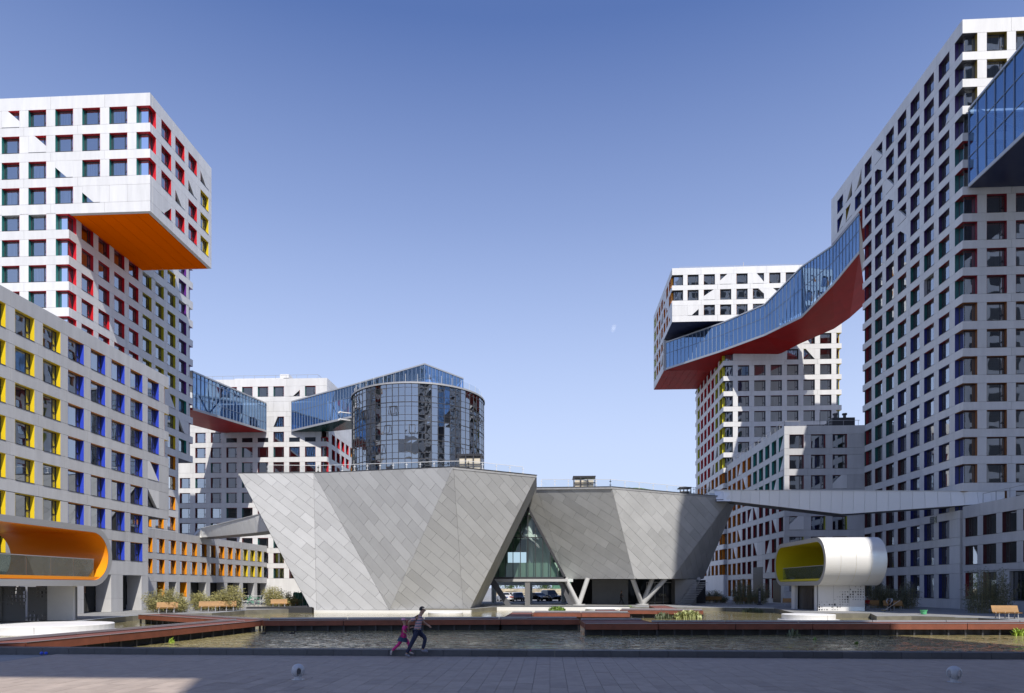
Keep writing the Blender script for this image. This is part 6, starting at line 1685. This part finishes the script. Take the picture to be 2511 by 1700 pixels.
def person(label, loc, rz, J, s, shirt, trousers, shoes=None, hair=HAIR, skirt=None, group=None, cap=None, sleeves=True):
    """J: joints in metres (x forward, y left, z up)"""
    p = thing('person', label, 'person', loc, rz, group); p.scale = (s, s, s)
    g_ = lambda k: Vector(J[k])
    V_ = []; ix = {}; E_ = []
    def add(k, v, r): ix[k] = len(V_); V_.append((tuple(v), r)); return ix[k]
    add('pel', g_('pel'), (.125, .10)); add('waist', g_('pel').lerp(g_('chest'), .45), (.115, .09)); add('chest', g_('chest'), (.14, .10)); add('neck', g_('neck'), .052); add('head', g_('head'), (.075, .09)); add('crown', g_('head')+(g_('head')-g_('neck')).normalized()*.085, (.055, .07))
    E_ += [(0, 1), (1, 2), (2, 3), (3, 4), (4, 5)]
    up_ = (g_('neck')-g_('chest')).normalized()
    for sd, y in (('l', 1), ('r', -1)):
        a_ = add('sh'+sd, g_('sh'+sd), .055); b_ = add('el'+sd, g_('el'+sd), .040); c_ = add('wr'+sd, g_('wr'+sd), .027); d_ = add('ha'+sd, g_('wr'+sd)+(g_('wr'+sd)-g_('el'+sd)).normalized()*.07, (.036, .018))
        E_ += [(ix['chest'], a_), (a_, b_), (b_, c_), (c_, d_)]
        dh = (g_('wr'+sd)-g_('el'+sd)).normalized(); sdv = dh.orthogonal().normalized()
        for q in range(4):
            off_ = sdv*(.027-.018*q); f_ = add('f%s%d' % (sd, q), Vector(V_[d_][0])+off_+dh*(.055+.012*(q in (1, 2))), .009); E_.append((d_, f_))
        f_ = add('th'+sd, Vector(V_[c_][0])+sdv*.045+dh*.055, .010); E_.append((c_, f_))
        a_ = add('hp'+sd, g_('hp'+sd), .085); b_ = add('kn'+sd, g_('kn'+sd), .056); c_ = add('an'+sd, g_('an'+sd), .038); d_ = add('to'+sd, g_('to'+sd), (.04, .025))
        E_ += [(0, a_), (a_, b_), (b_, c_), (c_, d_)]
    skinmesh('body', V_, E_, SKIN, p, 1)
    # face: nose, eyes; hair cap
    hd = g_('head'); fw = Vector((math.cos(J.get('yaw', 0)), math.sin(J.get('yaw', 0)), J.get('pit', 0))).normalized(); sdv = Vector((-fw.y, fw.x, 0)).normalized(); uv = fw.cross(sdv)*-1
    uv = Vector((0, 0, 1)) if abs(uv.z) < .1 else uv*(1 if uv.z > 0 else -1)
    mb = MB(); mb.tube(hd+fw*.075+uv*.02, hd+fw*.105-uv*.01, .010, .016, 8); mb.obj('nose', SKIN, p)
    for y in (-1, 1):
        mb = MB(); mb.tube(hd+fw*.075+sdv*.032*y+uv*.025, hd+fw*.088+sdv*.032*y+uv*.025, .012, .008, 8); mb.obj('eye', HAIR, p)
        mb = MB(); mb.tube(hd+sdv*.075*y, hd+sdv*.09*y, .025, .02, 8); mb.obj('ear', SKIN, p)
    mb = MB(); c_ = hd+uv*.045-fw*.02; R = .098
    for j in range(8):
        t_ = (PI*.62)*j/7
        for i in range(14): a_ = 2*PI*i/14; mb.v.append(tuple(c_+uv*R*1.05*math.cos(t_)+fw*R*math.sin(t_)*math.cos(a_)+sdv*R*.88*math.sin(t_)*math.sin(a_)))
    for j in range(7):
        for i in range(14):
            if j >= 4 and (i <= 3 or i >= 11): continue
            k = (i+1) % 14; mb.f.append((j*14+i, j*14+k, (j+1)*14+k, (j+1)*14+i)); mb.m.append(0)
    mb.obj('hair', hair, p, smooth=True)
    if cap:
        mb = MB(); mb.tube(c_+uv*.0, c_+uv*.10, .108, .07, 14); mb.prism([c_+fw*.08+sdv*.07, c_+fw*.19+sdv*.05, c_+fw*.19-sdv*.05, c_+fw*.08-sdv*.07], uv*.015); mb.obj('cap', cap, p)
    # clothes as slightly larger skins
    V2 = [(tuple(g_('pel')+Vector((0, 0, -.02))), (.142, .118)), (tuple(g_('pel').lerp(g_('chest'), .45)), (.138, .112)), (tuple(g_('chest')), (.165, .125)), (tuple(g_('chest').lerp(g_('neck'), .7)), .075)]; E2 = [(0, 1), (1, 2), (2, 3)]
    for sd in 'lr':
        k = len(V2); V2 += [(tuple(g_('sh'+sd)), .072), (tuple(g_('sh'+sd).lerp(g_('el'+sd), .8 if sleeves else .45)), .058)]; E2 += [(2, k), (k, k+1)]
        if sleeves == 2: V2.append((tuple(g_('wr'+sd)), .040)); E2.append((k+1, k+2))
    skinmesh('shirt', V2, E2, shirt, p, 2, 1)
    V3 = [(tuple(g_('pel')+Vector((0, 0, .03))), (.14, .115))]; E3 = []
    for sd in 'lr':
        k = len(V3); an = g_('kn'+sd).lerp(g_('an'+sd), .9); V3 += [(tuple(g_('hp'+sd)), .10), (tuple(g_('kn'+sd)), .072), (tuple(an), .058)]; E3 += [(0, k), (k, k+1), (k+1, k+2)]
    skinmesh('trousers', V3, E3, trousers, p, 2, 0)
    for sd in 'lr':
        a_, t_ = g_('an'+sd), g_('to'+sd); d_ = (t_-a_).normalized()
        skinmesh('shoe', [(tuple(a_-d_*.04), .048), (tuple(a_.lerp(t_, .6)), (.050, .042)), (tuple(t_+d_*.03), (.042, .03))], [(0, 1), (1, 2)], shoes or DKST, p, 1, 1)
    if skirt:
        mb = MB(); c_ = g_('pel'); mb.tube(c_+Vector((0, 0, .05)), c_+Vector((-.04, 0, -.22)), .13, .24, 20, cap=False); mb.obj('skirt', skirt, p)
    return p
STR = bpy.data.materials.new('striped_shirt'); STR.use_nodes = True; n = STR.node_tree.nodes; L = STR.node_tree.links
tc = n.new('ShaderNodeTexCoord'); wv = n.new('ShaderNodeTexWave'); wv.bands_direction = 'Z'; wv.inputs['Scale'].default_value = 3.4; rp = n.new('ShaderNodeValToRGB'); rp.color_ramp.interpolation = 'CONSTANT'
rp.color_ramp.elements[0].color = (.09, .11, .17, 1); rp.color_ramp.elements[1].position = .3; rp.color_ramp.elements[1].color = (.62, .60, .62, 1); e = rp.color_ramp.elements.new(.72); e.color = (.62, .25, .26, 1)
L.new(tc.outputs['Object'], wv.inputs[0]); L.new(wv.outputs['Fac'], rp.inputs[0]); L.new(rp.outputs[0], n['Principled BSDF'].inputs['Base Color']); n['Principled BSDF'].inputs['Roughness'].default_value = .8
JEAN = mat('dark_jeans', (.02, .025, .06), .8); PINK = mat('hot_pink_cloth', (.62, .03, .22), .8)
run = dict(pel=(.05, 0, .85), chest=(.10, 0, 1.22), neck=(.16, 0, 1.39), head=(.22, 0, 1.51), shl=(.08, .17, 1.32), shr=(.08, -.17, 1.32),
  ell=(.22, .24, 1.12), wrl=(.38, .16, 1.02), elr=(-.20, -.22, 1.16), wrr=(-.24, .02, .95), hpl=(.05, .09, .82), hpr=(.05, -.09, .82),
  knl=(.30, .10, .62), anl=(.20, .10, .20), tol=(.36, .10, .17), knr=(-.12, -.09, .47), anr=(-.31, -.09, .09), tor=(-.20, -.09, .03))
q = gnd(1020, 1611.5, .02)
person('running man in a striped short-sleeved shirt and dark jeans on the plaza', q, TH, run, 1.0, STR, JEAN, mat('grey_trainer', (.2, .2, .24), .7), sleeves=True)
kid = dict(pel=(0, 0, .86), chest=(.07, 0, 1.18), neck=(.06, 0, 1.36), head=(.03, 0, 1.52), shl=(.05, .14, 1.28), shr=(.05, -.14, 1.28),
  ell=(.20, .12, 1.20), wrl=(.36, .08, 1.24), elr=(.06, -.24, 1.05), wrr=(.22, -.2, .98), hpl=(0, .08, .82), hpr=(0, -.08, .82),
  knl=(.22, .08, .56), anl=(.30, .08, .14), tol=(.42, .08, .10), knr=(-.18, -.08, .52), anr=(-.50, -.08, .22), tor=(-.52, -.08, .08))
q = gnd(989, 1609, .02)
person('running girl in hot pink top and leggings with a dark skirt beside the man', q, TH, kid, .76, PINK, PINK, mat('pale_shoe', (.5, .45, .45), .7), skirt=mat('navy_skirt', (.025, .05, .10), .8), cap=mat('pink_cap', (.7, .35, .45), .7))
walk = dict(pel=(0, 0, .92), chest=(.03, 0, 1.30), neck=(.04, 0, 1.48), head=(.07, 0, 1.62), shl=(.02, .18, 1.38), shr=(.02, -.18, 1.38),
  ell=(-.08, .22, 1.10), wrl=(-.02, .24, .86), elr=(.10, -.22, 1.12), wrr=(.30, -.2, 1.05), hpl=(0, .09, .88), hpr=(0, -.09, .88),
  knl=(.20, .09, .50), anl=(.32, .09, .08), tol=(.45, .09, .05), knr=(-.05, -.09, .48), anr=(-.30, -.09, .12), tor=(-.20, -.09, .03))
person('dark clothed figure walking past the plaster wall under the raised hall', gnd(1522, 1482.5, Z0)+Vector((0, -.5, 0)), TH, walk, 1.05, mat('black_cloth', (.02, .02, .022), .9), MATS['black_cloth'], sleeves=2)
stand = dict(walk); stand.update(dict(knl=(.02, .1, .48), anl=(0, .1, .08), tol=(.14, .1, .04), knr=(.02, -.1, .48), anr=(0, -.1, .08), tor=(.14, -.1, .04), wrr=(.02, -.26, .86), elr=(0, -.25, 1.1)))
person('standing visitor in a pale shirt left of the shaded benches', gnd(1703.5, 1478.5, Z0), -1.2, stand, 1.0, mat('pale_blue_cloth', (.45, .5, .6), .8), JEAN, sleeves=2)
sit = dict(pel=(0, 0, .50), chest=(.03, 0, .86), neck=(.07, 0, 1.02), head=(.13, 0, 1.15), shl=(.03, .18, .94), shr=(.03, -.18, .94), ell=(.14, .22, .68), wrl=(.34, .1, .66), elr=(.14, -.22, .68), wrr=(.34, -.1, .66),
  hpl=(.02, .1, .48), hpr=(.02, -.1, .48), knl=(.44, .12, .50), anl=(.55, .12, .08), tol=(.68, .12, .04), knr=(.44, -.12, .50), anr=(.52, -.12, .08), tor=(.66, -.12, .04))
b_ = gnd(2126, 1494.5, Z0)
person('visitor in a red jacket sitting on the bench by the perforated wall', b_+Vector((.05, -.12, 0)), PI+.5, sit, 1.0, mat('red_jacket', (.35, .015, .02), .8), mat('grey_trousers', (.09, .09, .11), .8), sleeves=2)
bend = dict(pel=(-.1, 0, .90), chest=(.22, 0, 1.12), neck=(.38, 0, 1.10), head=(.48, 0, 1.02), shl=(.28, .18, 1.10), shr=(.28, -.18, 1.10), ell=(.42, .2, .84), wrl=(.40, .0, .62), elr=(.34, -.3, .88), wrr=(.30, -.2, .70),
  hpl=(-.08, .1, .86), hpr=(-.08, -.1, .86), knl=(0, .12, .46), anl=(-.02, .12, .08), tol=(.12, .12, .04), knr=(.02, -.12, .46), anr=(-.02, -.12, .08), tor=(.12, -.12, .04), pit=-1)
b_ = gnd(2184, 1498.5, Z0)
person('stooping worker in a pale grey shirt sweeping in front of a bench', b_, PI+.9, bend, 1.05, mat('pale_grey_cloth', (.38, .42, .48), .8), MATS['black_cloth'], sleeves=2)
br_ = thing('broom', 'long pale broom held by the stooping worker', 'broom', b_)
mb = MB(); mb.beam((b_.x-.85, b_.y-.5, .03), (b_.x+.75, b_.y-.3, 1.05), .035, .035); mb.obj('handle', mat('pale_wood', (.6, .55, .5), .6), br_, world=True)
mb = MB(); mb.box(b_.x-1.1, b_.x-.75, b_.y-.6, b_.y-.4, Z0+.01, .1); mb.obj('head', mat('straw', (.35, .3, .18), .9), br_, world=True)

# ================================================================== MOON
m = bpy.data.materials.new('pale_moon'); m.use_nodes = True; n = m.node_tree.nodes; L = m.node_tree.links; n.clear()
o = n.new('ShaderNodeOutputMaterial'); mx = n.new('ShaderNodeMixShader'); tr = n.new('ShaderNodeBsdfTransparent'); em = n.new('ShaderNodeBsdfDiffuse'); em.inputs[0].default_value = (.85, .85, .85, 1); mx.inputs[0].default_value = .09
L.new(tr.outputs[0], mx.inputs[1]); L.new(em.outputs[0], mx.inputs[2]); L.new(mx.outputs[0], o.inputs[0])
c_ = P3(1507, 803, 6000); R = 7.0*6000/F_; mb = MB(); d_ = (Vector((0, 0, EYE))-c_).normalized(); sx_ = Vector((0, 0, 1)).cross(d_).normalized()*-1; uy_ = sx_.cross(d_)
sx_ = -d_.cross(Vector((0, 0, 1))).normalized() if False else d_.cross(Vector((0, 0, 1))).normalized()*-1; uy_ = Vector((0, 0, 1))
# gibbous disc: lit limb to the upper left
for i in range(24):
    pass
pts = []
for i in range(25): t_ = PI/2+PI*i/24; pts.append((math.cos(t_), math.sin(t_)))
for i in range(1, 24): t_ = -PI/2+PI*i/24; pts.append((.35*math.cos(t_), math.sin(t_)))
rt = math.radians(-30); right = Vector((CT, ST, 0))
P_ = [c_+right*(R*(x*math.cos(rt)-y*math.sin(rt)))+Vector((0, 0, 1))*(R*(x*math.sin(rt)+y*math.cos(rt))) for x, y in pts]
mb.prism(P_, (0, 60, 0)); o = mb.obj('moon', m, None); tag(o, 'faint half moon low in the clear blue sky', 'moon')
